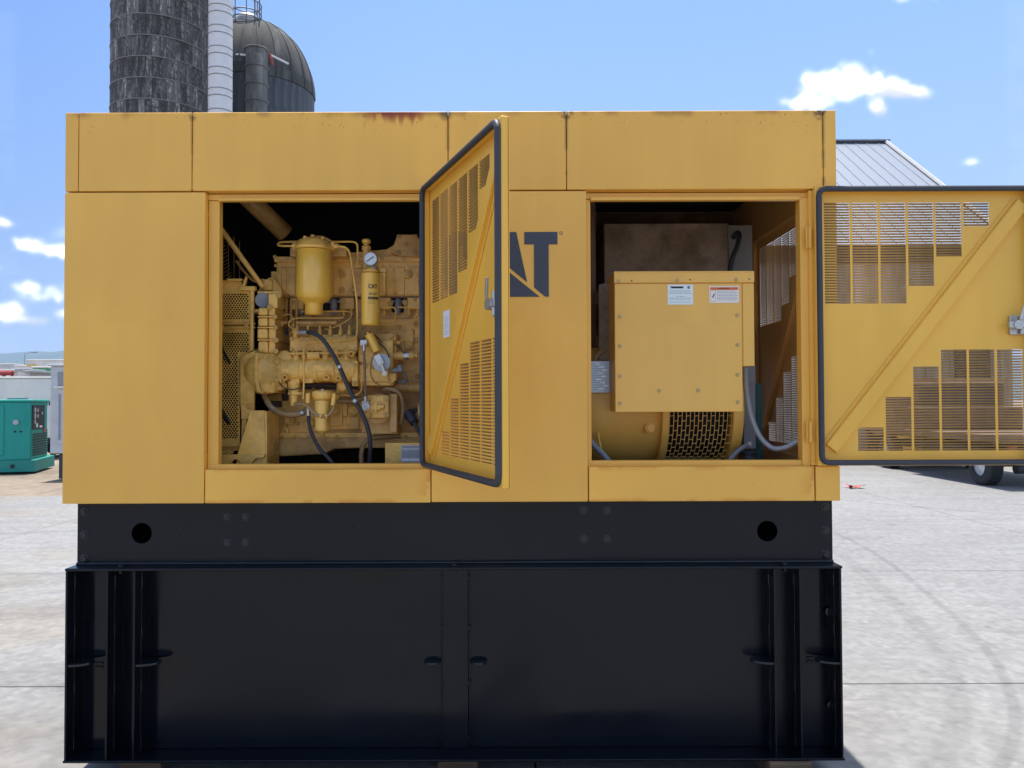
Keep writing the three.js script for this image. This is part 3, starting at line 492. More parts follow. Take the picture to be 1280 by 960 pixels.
  for (const [x0, y0, x1, y1, z] of [[346, 408, 360, 418, -0.45], [352, 486, 360, 500, -0.49], [379, 479, 448, 486, -0.495], [488, 479, 503, 488, -0.50], [337, 500, 352, 508, -0.49]]) e('shade_box', mb().pbox(x0, y0, x1, y1, z, 0.01, 0.003), M.shadowPaint);  // dark boxes: shade around pump and governor put into the colour
  for (const [x, y] of [[416, 512], [442, 512], [386, 528], [362, 524]]) e('core_plug', mb().lathe([[0.001, 0.002], [0.018, 0.002], [0.021, 0.009], [0.026, 0.009], [0.027, 0]], [...at(x, y, -0.492)], 'z', 22));
  for (const x of [352.5, 375, 397, 419, 443]) e('pump_clamp', mb().cyl(at(x, 461, -0.36), at(x + 2.2, 461, -0.36), 0.0665, 0.0665, 36));
  e('control_rail', mb().cyl(at(360, 441, -0.315), at(445, 440, -0.315), 0.006, 0.006, 10).cyl(at(366, 441, -0.315), at(369, 441, -0.315), 0.012, 0.012, 6).cyl(at(408, 440.6, -0.315), at(411, 440.6, -0.315), 0.012, 0.012, 6).cyl(at(436, 440.2, -0.315), at(439, 440.2, -0.315), 0.012, 0.012, 6));
  e('drain_line', mb().ptube([[448, 470, -0.35], [452, 480, -0.35], [450, 490, -0.36], [440, 494, -0.37], [428, 493, -0.38], [420, 496, -0.30]], 1.0, 50, 8).ptube([[497, 428, -0.39], [506, 424, -0.40], [514, 428, -0.42], [518, 436, -0.45]], 1.0, 30, 8).ptube([[352, 395, -0.44], [360, 392, -0.43], [366, 396, -0.42], [367, 410, -0.41], [362, 418, -0.40]], 1.0, 40, 8));
  e('union_nut', mb().cyl(at(448, 468, -0.35), at(449.5, 472.5, -0.35), 0.0105, 0.0105, 6));
  e('union_nut', mb().cyl(at(421.5, 495, -0.31), at(419.5, 497.5, -0.30), 0.0105, 0.0105, 6));
  e('union_nut', mb().cyl(at(497, 428.5, -0.39), at(500, 427, -0.39), 0.0105, 0.0105, 6));
  e('union_nut', mb().cyl(at(366.8, 404, -0.41), at(366.8, 408, -0.41), 0.0105, 0.0105, 6));
  bolts([350, 361, 372, 383, 408, 419, 430, 441, 452, 470, 483, 494, 505, 516].map((x) => [x, 368, -0.489, 0.0065]));
  bolts([[352, 326, -0.474, 0.006], [372, 323, -0.474, 0.007], [420, 323, -0.474, 0.007], [446, 323, -0.474, 0.007], [478, 323, -0.474, 0.007], [505, 323, -0.474, 0.007]]);
  e('head_gasket', mb().pbox(338, 370.2, 660, 371.4, -0.485, 0.06, 0), M.dusk);
  // ---- large fuel filter
  const zf = -0.31, s = S(zf), fc = at(392.5, 400, zf), fl = (py) => Yz(py, zf);
  const filt = e('fuel_filter', mb().lathe([[0, fl(393)], [11 * s, fl(392.6)], [11 * s, fl(380)], [13 * s, fl(378)], [19 * s, fl(374.5)], [22 * s, fl(370)], [22.3 * s, fl(366)], [22 * s, fl(313)], [0, fl(312.5)]], [fc.x, 0, zf], 'y', 48), M.engineBright);
  e('filter_lid', mb().lathe([[0, fl(312.6)], [23.5 * s, fl(312.4)], [24 * s, fl(311)], [24 * s, fl(308.5)], [22 * s, fl(307)], [19.5 * s, fl(301)], [14 * s, fl(298)], [0.001, fl(297)]], [fc.x, 0, zf], 'y', 40).pbox(366, 302, 371, 311, zf, 0.04, 0.004).pbox(413.5, 301, 418, 311, zf, 0.04, 0.004));
  mb().cyl([fc.x - 0.001, fl(297), zf + 0.02], [fc.x - 0.001, fl(294), zf + 0.02], 0.011, 0.011, 6).cyl([fc.x - 0.03, fl(300), zf + 0.05], [fc.x - 0.03, fl(297), zf + 0.05], 0.008, 0.008, 6).cyl([fc.x + 0.05, fl(301), zf + 0.04], [fc.x + 0.05, fl(298), zf + 0.04], 0.008, 0.008, 6).build('bolt', M.engine, eng);
  e('filter_bracket', mb().ppoly([[363, 309], [372, 304], [386, 297], [397, 293.5], [405, 294], [420, 302], [433.5, 309.5], [433.5, 319.5], [363, 319.5]], -0.39, 0.12, 0.003), M.engineDark);
  // ---- small pipes
  const pipe = (n, pts, r = 1.3, m = M.engine, sg = 60) => e(n, mb().ptube(pts, r, sg, 8), m);
  pipe('fuel_line', [[371, 306, -0.31], [362, 306.5, -0.31], [350, 306, -0.32], [348, 304, -0.33], [352, 301.8, -0.34], [366, 301.2, -0.35], [385, 301, -0.36]]);
  pipe('fuel_line', [[414, 301.5, -0.38], [424, 301.5, -0.38], [440, 301.5, -0.38], [446, 303.5, -0.38], [447.5, 309, -0.38], [447, 331, -0.39]], 1.25);
  pipe('fuel_line', [[416, 307, -0.32], [424, 307.2, -0.32], [433, 309, -0.32], [438, 317, -0.32], [441, 335, -0.32], [446, 372, -0.32], [447, 400, -0.32], [446, 418, -0.32], [442, 423, -0.32], [432, 424, -0.31], [392, 426, -0.3], [382, 429, -0.3], [380, 436, -0.3], [380, 470, -0.3], [379, 498, -0.3]], 1.35, M.engine, 140);
  e('pipe_fitting', mb().cyl(at(417, 307, -0.32), at(423, 307.2, -0.32), 0.012, 0.012, 6).cyl(at(366, 306.4, -0.31), at(372, 306.2, -0.31), 0.012, 0.012, 6).cyl(at(380, 443, -0.3), at(380, 447, -0.3), 0.010, 0.010, 6).pbox(444, 331, 452, 334, -0.385, 0.03, 0.002));
  const inj = (pts) => pipe('injector_line', pts, 0.95, M.engine, 70);
  inj([[419, 388, -0.43], [427, 388.5, -0.42], [430, 392, -0.41], [427, 396.5, -0.4], [400, 396.6, -0.39], [372, 396.8, -0.38], [363, 400, -0.38], [361, 405, -0.38], [365, 409, -0.38], [371, 410, -0.38]]);
  inj([[377, 388.5, -0.43], [400, 388.3, -0.415], [424, 388.4, -0.41], [437, 389, -0.4], [440, 393, -0.4], [434, 400, -0.39], [416, 409, -0.38], [406, 411, -0.38]]);
  inj([[498, 383, -0.45], [508, 384, -0.43], [521, 384.5, -0.43], [522, 392, -0.43], [514, 401, -0.43], [505, 404.6, -0.43], [470, 405, -0.42], [452, 405, -0.41], [444, 408, -0.4], [439, 412, -0.39], [437, 422, -0.38]]);
  inj([[476, 383.5, -0.43], [488, 383.5, -0.43], [494, 385, -0.43], [495, 392, -0.43], [492, 400, -0.43], [480, 401.5, -0.42], [460, 401.5, -0.41]]);
  inj([[540, 394, -0.43], [524, 397, -0.43], [512, 403, -0.42], [496, 404, -0.41]]);
  e('fuel_rail', mb().pbox(370, 400.5, 421, 405, -0.405, 0.03, 0.003).pbox(374, 405.5, 412, 407, -0.41, 0.02));
  // ---- spin-on filter with lettering
  const zo = -0.3, so = S(zo), oc = at(463.7, 380, zo), ol = (py) => Yz(py, zo);
  const spin = e('oil_filter', mb().lathe([[0, ol(407)], [8.5 * so, ol(407)], [11 * so, ol(405.5)], [11.6 * so, ol(403)], [11.6 * so, ol(342.5)], [11 * so, ol(341)], [0, ol(340.6)]], [oc.x, 0, zo], 'y', 40), M.engineBright);
  e('filter_head', mb().lathe([[0, ol(341)], [11.2 * so, ol(340.8)], [11 * so, ol(338)], [8.5 * so, ol(335)], [0.001, ol(334.5)]], [oc.x, 0, zo], 'y', 28).pbox(455, 328, 472, 336, -0.32, 0.04, 0.004).pbox(474, 334, 483, 340, -0.33, 0.03, 0.003).pbox(478, 340, 482.5, 346, -0.33, 0.02, 0.003).pbox(479, 346, 482, 364, -0.335, 0.012, 0.002));
  {
    const t = canvasTex(256, 512, (g, w, h) => {
      g.fillStyle = '#f0bf55'; g.fillRect(0, 0, w, h); g.fillStyle = '#16161a';
      g.font = '900 92px sans-serif'; g.save(); g.translate(8, 112); g.scale(0.98, 1.05); g.fillText('CAT', 0, 0); g.restore();
      
      g.fillStyle = '#3c3a38'; g.font = '900 58px sans-serif'; g.fillText('1R-07', 12, 226);
      g.fillStyle = '#1c1c1e'; g.fillRect(8, 252, 190, 44); g.fillStyle = '#b98f45'; g.fillRect(30, 268, 60, 10); g.fillRect(102, 268, 70, 10);
      g.fillStyle = '#8a6c33'; for (let i = 0; i < 3; i++) { g.fillRect(10, 318 + i * 22, 150 - i * 20, 6); }
    });
    const R = 11.6 * so + 0.0008, g = new THREE.CylinderGeometry(R, R, ol(353) - ol(391), 24, 1, true, -0.14, 1.55); mb().add(g, M4.makeTranslation(oc.x, (ol(353) + ol(391)) / 2, zo)).build('filter_label', printMat(t, { roughness: 0.35 }), eng, { keepUV: true, label: 'printed lettering on the oil filter' });
  }
  e('oil_filler', mb().lathe([[0, Yz(330, -0.39)], [0.016, Yz(330, -0.39)], [0.017, Yz(313, -0.39)], [0.022, Yz(312, -0.39)], [0.022, Yz(307.5, -0.39)], [0.012, Yz(306, -0.39)], [0.012, Yz(304.5, -0.39)], [0.021, Yz(303.5, -0.39)], [0.022, Yz(300, -0.39)], [0.018, Yz(298.5, -0.39)], [0.001, Yz(298, -0.39)]], [at(458.5, 315, -0.39).x, 0, -0.39], 'y', 22));
  // pressure gauge: white dial in a chromed case
  {
    const z = -0.26, c = at(463.5, 323, z), r = 8.6 * S(z);
    const gg = e('pressure_gauge', mb().lathe([[0, -0.03], [r * 0.9, -0.03], [r, -0.02], [r, 0.004], [r * 0.9, 0.006], [r * 0.88, 0.001]], [c.x, c.y, c.z], 'z', 36), M.steel);
    const t = canvasTex(128, 128, (g) => { g.fillStyle = '#dfe9f5'; g.fillRect(0, 0, 128, 128); g.strokeStyle = '#3a4450'; g.lineWidth = 2; for (let i = 0; i <= 16; i++) { const a = (135 + i * 270 / 16) * Math.PI / 180, q = i % 4 ? 50 : 44; g.beginPath(); g.moveTo(64 + 56 * Math.cos(a), 64 + 56 * Math.sin(a)); g.lineTo(64 + q * Math.cos(a), 64 + q * Math.sin(a)); g.stroke(); } });
    mb().add(new THREE.CircleGeometry(r * 0.9, 32), M4.makeTranslation(c.x, c.y, c.z + 0.0015)).build('dial', printMat(t), gg, { keepUV: true });
    mb().bar([c.x - r * 0.5, c.y - r * 0.38, z + 0.004], [c.x + r * 0.5, c.y + r * 0.32, z + 0.004], 0.004, 0.002).build('needle', M.decal, gg);
    e('gauge_stem', mb().cyl(at(467, 336, -0.28), at(466, 329, -0.28), 0.011, 0.011, 12).cyl(at(468, 342, -0.285), at(468, 334, -0.285), 0.015, 0.015, 6), M.greyPaint);
  }
  // ---- injection pump
  e('pump_cover', mb().pbox(362, 420, 447, 438, -0.33, 0.06, 0.008).ppoly([[365, 420.5], [368, 417.5], [440, 417.5], [445, 420.5]], -0.36, 0.05));
  bolts([[365, 422.5, -0.329], [378, 422.5, -0.329], [392, 422.5, -0.329], [405, 422.5, -0.329], [431, 421.5, -0.329], [365, 436, -0.329], [378, 436, -0.329], [391, 436, -0.329], [404, 436, -0.329], [418, 436, -0.329], [431, 436, -0.329], [444, 436, -0.329]]);
  for (const x of [372, 385, 400, 413, 426, 437]) e('delivery_valve', mb().cyl(at(x, 419, -0.36), at(x, 411.5, -0.36), 0.012, 0.011, 6).cyl(at(x, 411.5, -0.36), at(x, 406, -0.36), 0.006, 0.006, 8));
  { const z = -0.36, a = at(339, 461, z), b = at(447, 461, z), r = 16 * S(z); e('pump_body', mb().cyl(a, b, r, r, 36).pbox(352, 439, 444, 455, -0.345, 0.06, 0.008).pbox(345, 455, 352, 478, -0.3, 0.08, 0.004).pbox(440, 450, 447, 482, -0.305, 0.06, 0.004)); }
  e('name_plate', mb().pbox(390, 455, 417, 463, -0.292, 0.012, 0.002));
  e('pump_flange', mb().lathe([[0, 0], [9.5 * S(-0.33), 0], [9.5 * S(-0.33), 0.012], [7 * S(-0.33), 0.016], [0.001, 0.016]], [...at(356.5, 446.5, -0.335)], 'z', 28));
  e('solenoid', mb().cyl(at(385, 444, -0.32), at(400, 443, -0.32), 0.017, 0.017, 18).pbox(384, 439.5, 400, 441.5, -0.305, 0.03, 0.002));
  for (const x of [370, 382, 407, 420, 433]) e('pump_boss', mb().lathe([[0.001, 0.07], [0.016, 0.066], [0.020, 0]], [at(x, 454, -0.33).x, at(x, 454, -0.33).y, -0.335], 'y', 16));
  for (const [x, y] of [[357, 471, 4], [409, 471], [424, 472.5], [440, 442]]) e('port', mb().lathe([[0.007, 0], [0.014, 0], [0.016, 0.02], [0.0075, 0.02], [0.007, 0.001]], [...at(x, y, -0.305)], 'z', 18));
  bolts([[346, 451, -0.299, 0.01], [346, 474, -0.299, 0.009], [339, 449, -0.29, 0.012], [443, 456, -0.304, 0.009], [443, 478, -0.304, 0.009], [372, 452, -0.34, 0.008], [398, 453, -0.34, 0.008]]);
  // governor housing
  e('governor_housing', mb().pbox(447, 424, 492, 482, -0.37, 0.16, 0.008).pbox(449, 455, 486, 477, -0.345, 0.05, 0.006).pbox(470, 416, 496, 444, -0.4, 0.12, 0.008).ppoly([[449, 481], [487, 481], [495, 474], [495, 466], [449, 466]], -0.355, 0.06), M.engine);
  bolts([[490, 419, -0.399, 0.012], [470, 420, -0.399, 0.011], [452, 426, -0.369], [486, 476, -0.354], [452, 478, -0.354, 0.009], [457, 458, -0.344], [466, 458, -0.344]]);
  { const z = -0.33, cy = at(463, 430, z); const o = e('actuator', mb().cyl(at(461.5, 417.5, z), at(471.5, 439, z), 0.0225, 0.0225, 20).cyl(at(459.5, 414.5, z), at(461.8, 418.5, z), 0.006, 0.006, 10), M.engineBright); }
  { const z = -0.305, c = at(477.5, 453, z); e('actuator_disc', mb().lathe([[0, 0], [11 * S(z), 0], [11 * S(z), 0.01], [0.001, 0.012]], [c.x, c.y, z], 'z', 36), M.galv);
    e('actuator_lever', mb().bar(at(471, 443, z + 0.022), at(477, 455, z + 0.022), 0.034, 0.012).bar(at(477, 455, z + 0.032), at(481.5, 468, z + 0.032), 0.012, 0.008).cyl(at(480.5, 466, z + 0.03), at(480.5, 466, z + 0.045), 0.012, 0.012, 14), M.steel); bolt(eng, at(475.5, 452.8, z + 0.029), 0.011, M.steel); }
  e('link_rod', mb().cyl(at(455, 431, -0.29), at(457, 500, -0.27), 0.006, 0.006, 10), M.dusk);
  e('rod_end', mb().cyl(at(455, 429, -0.29), at(455.2, 438, -0.29), 0.0095, 0.0095, 8).cyl(at(456.6, 495, -0.27), at(456.9, 502, -0.27), 0.0095, 0.0095, 8).pbox(450, 424, 459, 432, -0.3, 0.03, 0.004).pbox(452, 500, 461, 508, -0.275, 0.03, 0.004), M.steel);
  e('stop_solenoid', mb().cyl(at(489, 444.5, -0.4), at(505, 444.2, -0.4), 0.021, 0.021, 20).cyl(at(511, 444, -0.4), at(518, 444, -0.4), 0.019, 0.019, 18).cyl(at(518, 444, -0.4), at(522, 444, -0.4), 0.012, 0.012, 12)); e('sleeve', mb().cyl(at(504, 444.2, -0.4), at(511.5, 444, -0.4), 0.020, 0.020, 20), M.steel);
  e('linkage_joint', mb().cyl(at(490, 463, -0.36), at(503, 461, -0.36), 0.012, 0.012, 10).cyl(at(500, 464, -0.36), at(500, 456, -0.36), 0.014, 0.014, 6).cyl(at(505, 465, -0.39), at(509, 477, -0.43), 0.007, 0.007, 8).pbox(497, 474, 507, 482, -0.45, 0.03, 0.003), M.greyPaint);
  e('coolant_pipe', mb().cyl(at(493, 484.5, -0.45), at(640, 482, -0.45), 0.022, 0.022, 20).cyl(at(520, 484, -0.45), at(525, 483.8, -0.45), 0.027, 0.027, 20), M.engineDark);
  for (const [x, y] of [[520, 405], [520, 425], [480, 419], [462, 420], [522, 470]]) e('port', mb().lathe([[0.005, 0], [0.012, 0], [0.013, 0.008], [0.006, 0.008], [0.005, 0.001]], [...at(x, y, -0.514)], 'z', 16), M.engineDark);
  // ---- timing case and belt drive at the left
  const gc = mb(); for (const [y0, y1, w] of [[383, 394, 0], [395.5, 407.5, 0], [409, 423, 1], [424.5, 440, 0], [441, 490, -1]]) gc.pbox(322 - w, y0, 335, y1, -0.29, 0.30, 0.012).pbox(335.8, y0, 344 + w, y1, -0.3, 0.30, 0.006); e('timing_case', gc);
  e('case_flange', mb().pbox(322, 394, 345, 395.6, -0.282, 0.3, 0.001).pbox(322, 407.6, 345, 409, -0.282, 0.3, 0.001).pbox(322, 423, 346, 424.6, -0.282, 0.3, 0.001).pbox(336, 366, 347, 384, -0.305, 0.1, 0.003).pbox(322, 363, 352, 366, -0.33, 0.16, 0.002));
  bolts([[337.5, 383, -0.285, 0.01], [344, 395, -0.28, 0.008], [344.5, 408.5, -0.28, 0.008], [345, 424, -0.28, 0.009], [345, 438, -0.285, 0.009], [326, 444, -0.285, 0.012], [349, 368, -0.304, 0.01], [318, 450, -0.28, 0.006], [317.5, 468, -0.28, 0.006], [327, 489, -0.28, 0.006]]);
  e('idler_cover', mb().cyl(at(329, 374, -0.33), at(329, 374, -0.43), 0.036, 0.036, 24), M.greyPaint);
  { const z = -0.36, c = at(322, 463, z); e('damper_cover', mb().lathe([[0.001, 0.085], [0.05, 0.078], [0.09, 0.055], [0.112, 0.02], [0.118, -0.06], [0, -0.06]], [c.x + 0.035, c.y, z], 'z', 44).pbox(322, 441, 337, 491, -0.295, 0.12, 0.012)); e('cover_band', mb().ppoly([[319, 440], [324, 440], [322, 452], [321.5, 470], [326, 490], [321, 489], [317.5, 470], [318, 452]], -0.27, 0.01)); }
  e('case_bolt_lug', mb().pbox(309, 385, 323, 390, -0.33, 0.06, 0.006), M.engineDark);
  e('bracket', mb().pbox(328, 348, 340, 362, -0.41, 0.05, 0.004).ppoly([[322, 363], [336, 346], [342, 346], [352, 360], [352, 364]], -0.43, 0.05)); bolts([[329, 350, -0.409]]);
  for (const x of [350, 356, 362, 369]) e('block_rib', mb().pbox(x, 372, x + 3.5, 404, -0.485, 0.04, 0.006), M.engineDark);
  e('drain_cock', mb().cyl(at(347, 404, -0.41), at(360, 402, -0.4), 0.009, 0.009, 10).pbox(348, 400, 354, 407, -0.4, 0.02, 0.003), M.engineDark);
  e('lower_bracket', mb().pbox(339, 472, 352, 487, -0.33, 0.08, 0.005).pbox(352, 478, 358, 485, -0.32, 0.05, 0.004).pbox(334, 430, 350, 446, -0.43, 0.06, 0.006)); bolts([[341, 484, -0.329], [347, 480, -0.329], [354, 476, -0.319]]);
  // ---- transfer pump and small filter
  e('transfer_pump', mb().cyl(at(367.5, 490, -0.33), at(367.5, 476, -0.33), 0.026, 0.03, 20).cyl(at(367.5, 506, -0.33), at(367.5, 492, -0.33), 0.017, 0.02, 18).pbox(360, 489.5, 378, 492.5, -0.305, 0.06, 0.003).pbox(363, 473, 374, 478, -0.31, 0.05, 0.004)); bolts([[362, 491, -0.304, 0.006], [376, 491, -0.304, 0.006]]);
  { const z = -0.29, c = at(403, 510, z), q = S(z), y = (p) => Yz(p, z);
    e('water_separator', mb().lathe([[0, y(545)], [2.2 * q, y(545)], [2.6 * q, y(541)], [8 * q, y(538.5)], [9.7 * q, y(536)], [9.7 * q, y(500)], [0, y(499.5)]], [c.x, 0, z], 'y', 36));
    e('separator_head', mb().lathe([[0, y(500)], [10.3 * q, y(499.6)], [12 * q, y(496.5)], [13 * q, y(493)], [12.6 * q, y(489)], [9 * q, y(487.5)], [0.001, y(487)]], [c.x, 0, z], 'y', 32).pbox(413, 490, 419, 503, z + 0.01, 0.03, 0.006).pbox(383, 490, 388, 499, z, 0.03, 0.006));
    mb().cyl([c.x, y(487.5), z], [c.x, y(485.5), z], 0.01, 0.008, 12).build('bleed_screw', M.steel, eng); }
  e('oil_pump_flange', mb().lathe([[0.001, 0.03], [0.02, 0.03], [0.026, 0.02], [0.03, 0]], [...at(429, 482, -0.38)], 'z', 20).cyl(at(429, 490, -0.41), at(429, 478, -0.41), 0.034, 0.034, 22));
  pipe('return_hose', [[330, 493, -0.35], [338, 507, -0.33], [350, 515, -0.32], [364, 517.5, -0.32], [378, 515, -0.33], [387, 508, -0.35]], 3.6, M.oldHose);
  pipe('return_hose', [[421, 500.5, -0.43], [438, 501, -0.43], [448, 499, -0.43], [458, 495, -0.43]], 3.2, M.oldHose);
  pipe('fuel_hose', [[368, 504, -0.31], [376, 504.5, -0.29], [383, 506, -0.28], [390, 513, -0.26], [397, 518.5, -0.25], [405, 519.5, -0.25], [412, 517, -0.25], [417, 509, -0.26], [417.5, 500, -0.27]], 2.0, M.oldHose, 70);
  e('hose_fitting', mb().cyl(at(416, 506, -0.26), at(418, 492, -0.27), 0.0115, 0.0115, 8).cyl(at(384.8, 503, -0.28), at(384.8, 491, -0.28), 0.0115, 0.0115, 8).cyl(at(400, 518.8, -0.25), at(402, 519.4, -0.25), 0.0115, 0.0115, 8).cyl(at(407, 519.4, -0.25), at(409, 518.8, -0.25), 0.0115, 0.0115, 8));
  // black hoses
  pipe('rubber_hose', [[384, 414.5, -0.27], [391, 415.5, -0.25], [401, 421, -0.23], [412, 435, -0.22], [424, 457, -0.21], [436, 485, -0.2], [450, 512, -0.19], [459, 533, -0.19], [462.5, 555, -0.2], [461, 590, -0.23]], 2.75, M.hose, 90);
  e('hose_ferrule', mb().cyl(at(374, 414.8, -0.29), at(386, 414.6, -0.27), 0.013, 0.013, 14), M.steel); e('elbow', mb().cyl(at(369.5, 421, -0.32), at(369.5, 411, -0.32), 0.014, 0.014, 10).cyl(at(368, 414.5, -0.31), at(376, 414.8, -0.295), 0.012, 0.012, 8));
  pipe('rubber_hose', [[385.5, 517, -0.28], [386, 528, -0.27], [391, 545, -0.25], [400, 561, -0.23], [412, 574, -0.21], [424, 592, -0.19]], 2.2, M.hose, 60);
  e('hose_ferrule', mb().cyl(at(385.3, 519, -0.28), at(385.1, 507, -0.28), 0.010, 0.010, 14), M.steel);
  pipe('oil_hose', [[480, 487, -0.39], [484, 485.5, -0.37], [494, 487.5, -0.36], [501, 495, -0.36], [503.5, 510, -0.37], [501, 530, -0.39]], 2.7, M.oldHose, 50);
  pipe('drain_hose', [[500, 544, -0.46], [478, 545.5, -0.43], [462, 548, -0.41], [454, 556, -0.4], [451.5, 568, -0.39], [452, 590, -0.38]], 3.0, M.oldHose, 50);
  // lever pump flange plate
  e('pump_bracket', mb().pbox(462, 494, 497, 542, -0.38, 0.2, 0.004).pbox(487, 492, 496, 540, -0.33, 0.03, 0.004), M.engineDark);
  e('flange_plate', mb().pbox(458.5, 493.5, 486, 522.5, -0.3, 0.03, 0.008)); e('flange_plate', mb().cyl(at(473, 510, -0.36), at(473, 510, -0.328), 0.07, 0.07, 30), M.engineDark);
  bolts([[461.5, 497.5, -0.299, 0.0105], [482.5, 497.5, -0.299, 0.0105], [461.5, 518, -0.299, 0.0105], [482.5, 518, -0.299, 0.0105]]);
  e('lever_shaft', mb().pbox(463, 505, 475, 512, -0.27, 0.03, 0.004).cyl(at(475, 508, -0.28), at(480, 508, -0.28), 0.012, 0.012, 10).pbox(468, 502.5, 471, 515, -0.265, 0.012, 0.002)); bolts([[457.5, 508, -0.26, 0.013]], M.steel);
  // starter plug and cable
  e('starter_plug', mb().cyl(at(510, 516, -0.39), at(518, 528, -0.35), 0.028, 0.022, 18).cyl(at(516, 514, -0.39), at(521, 511, -0.4), 0.012, 0.012, 10), M.hose); pipe('starter_cable', [[517, 527, -0.35], [522, 537, -0.33], [530, 550, -0.31], [545, 565, -0.3]], 2.4, M.hose);
  e('starter_motor', mb().cyl(at(524, 518, -0.45), at(640, 518, -0.45), 0.065, 0.065, 28), M.engine);
  e('lug', mb().ppoly([[352, 541], [352, 535], [354.5, 532], [354.5, 515], [357.5, 515], [357.5, 532], [360, 535], [360, 541]], -0.485, 0.02, 0.002, [[356, 537.5, 1.6]]));
  e('serial_plate_bracket', mb().pbox(481, 553, 700, 600, -0.3, 0.1, 0.003), M.engine);
  { const t = canvasTex(128, 96, (g, w, h) => { g.fillStyle = '#b9bdc0'; g.fillRect(0, 0, w, h); g.fillStyle = '#596068'; for (let i = 0; i < 16; i++) g.fillRect(8 + i * 7, 28, 3, 44); g.fillRect(8, 8, 112, 5); g.fillStyle = '#e8eaec'; g.fillRect(8, 78, 40, 10); g.fillRect(54, 78, 60, 10); });
    const a = at(501, 577, -0.296), b = at(527, 556, -0.296); plate('serial_plate', t, a.x, a.y, b.x, b.y, -0.297, eng, { mat: { metalness: 0.4 }, label: 'silver serial plate by the sill' }); }
  // ---- perforated fan guard
  const zg = -0.33, guard = (pts, x0, x1, y0, y1, clipR) => {
    const P = pts.map(([x, y]) => at(x, y, zg)), sh = new THREE.Shape(P.map((p) => new THREE.Vector2(p.x, p.y))), px = 2.95, py = 2.7, rr2 = 0.0054;
    for (let j = 0; ; j++) { const y = y0 + j * py; if (y > y1) break; for (let i = 0; ; i++) { const x = x0 + i * px * 1.18 + (j % 2 ? px * 0.59 : 0); if (x > x1(y)) break; if (clipR && clipR(x, y)) continue; const c = at(x, y, zg), h = new THREE.Path(); for (let k = 0; k < 6; k++) { const a = -k * Math.PI / 3, X = c.x + rr2 * Math.cos(a), Y = c.y + rr2 * Math.sin(a); k ? h.lineTo(X, Y) : h.moveTo(X, Y); } h.closePath(); sh.holes.push(h); } }
    return mb().add(new THREE.ExtrudeGeometry(sh, { depth: 0.002, bevelEnabled: false }), M4.makeTranslation(0, 0, zg));
  };
  e('fan_guard', guard([[268, 405], [268, 357], [286, 349], [301, 349], [304, 356], [317, 358], [317, 405]], 277, () => 311, 367, 397, null));
  e('fan_guard', guard([[268, 406], [317, 406], [317, 437], [308, 441], [300, 447], [300, 562], [268, 562]], 277, (y) => y < 440 ? 311 : 297, 416, 546, null));
  e('guard_frame', mb().pbox(268, 402.5, 319, 404, zg + 0.012, 0.012, 0.001).pbox(268, 407.5, 319, 409, zg + 0.012, 0.012, 0.001).pbox(313, 362, 317, 437, zg + 0.02, 0.02, 0.002).pbox(268, 552, 300, 557, zg + 0.02, 0.02, 0.002).ppoly([[268, 405], [268, 362], [277, 349], [283, 349], [273, 372], [273, 405]], zg + 0.02, 0.016).pbox(284, 347, 303, 350, zg + 0.02, 0.05, 0.002).ppoly([[301, 357], [304, 353], [307, 344], [309, 345], [306, 358]], zg + 0.02, 0.02).pbox(300, 356.5, 319, 362, zg + 0.02, 0.03, 0.002));
  e('guard_brace', mb().ppoly([[300, 447], [308, 441], [319, 437], [319, 446], [308, 452], [304, 468], [317, 484], [317, 520], [308, 523], [308, 532], [315, 534], [313, 555], [301, 555], [302, 522], [300, 505], [300, 470]], zg + 0.03, 0.022, 0.002).pbox(301.5, 505, 313.5, 522.5, zg + 0.04, 0.01, 0.002)); bolts([[311, 507, zg + 0.041, 0.009], [305, 537, zg + 0.031, 0.005], [314, 537, zg + 0.031, 0.007], [303, 550, zg + 0.031, 0.006], [311, 551, zg + 0.031, 0.007], [277, 406.5, zg + 0.02, 0.008], [308, 406.5, zg + 0.02, 0.008], [272, 541, zg + 0.02, 0.007]]);
  e('guard_shelf', mb().pbox(268, 558, 300, 563, -0.38, 0.05).pbox(270, 563, 290, 566, -0.28, 0.03, 0.002)); bolts([[284, 565, -0.279, 0.01]]);
  // fan disc and radiator behind the guard
  { const c = at(306, 480, -0.63); const f = mb().cyl([c.x - 0.05, c.y, c.z], [c.x + 0.05, c.y, c.z], 0.07, 0.07, 20); for (let k = 0; k < 7; k++) { const a = k * Math.PI * 2 / 7 + 0.2, g = new RoundedBoxGeometry(0.012, 0.30, 0.12, 2, 0.004); f.add(g, new THREE.Matrix4().makeTranslation(c.x, c.y, c.z).multiply(M4.makeRotationX(a)).multiply(new THREE.Matrix4().makeTranslation(0, 0.21, 0)).multiply(new THREE.Matrix4().makeRotationY(0.5))); } e('fan', f, M.foam); }
  e('radiator_core', mb().box(XL + 0.10, YB + 0.1, -1.45, XL + 0.18, YT - 0.2, -0.39, 0.004), M.foam);
  // expanded mesh above the guard
  { const b = mb(); for (let i = 0; i < 22; i++) { b.bar(at(262, 292 + i * 4.2, -0.55), at(276 + i * 0.9, 276 + i * 4.2, -0.55), 0.003, 0.002); } for (let i = 0; i < 5; i++) b.bar(at(272 + i * 7, 280 + i * 5, -0.555), at(272 + i * 7, 350, -0.555), 0.003, 0.002); b.build('fan_mesh', M.engineDark, eng, { kind: 'stuff' }); }
  // radiator stay rod, exhaust duct
  e('stay_rod', mb().cyl(at(262, 264, -0.28), at(329, 358, -0.39), 0.0125, 0.0125, 14)); e('vent_hose', mb().ptube([[296, 325, -0.43], [303, 335, -0.41], [316, 349, -0.4], [329, 353, -0.4]], 1.6, 30), M.engineDark);
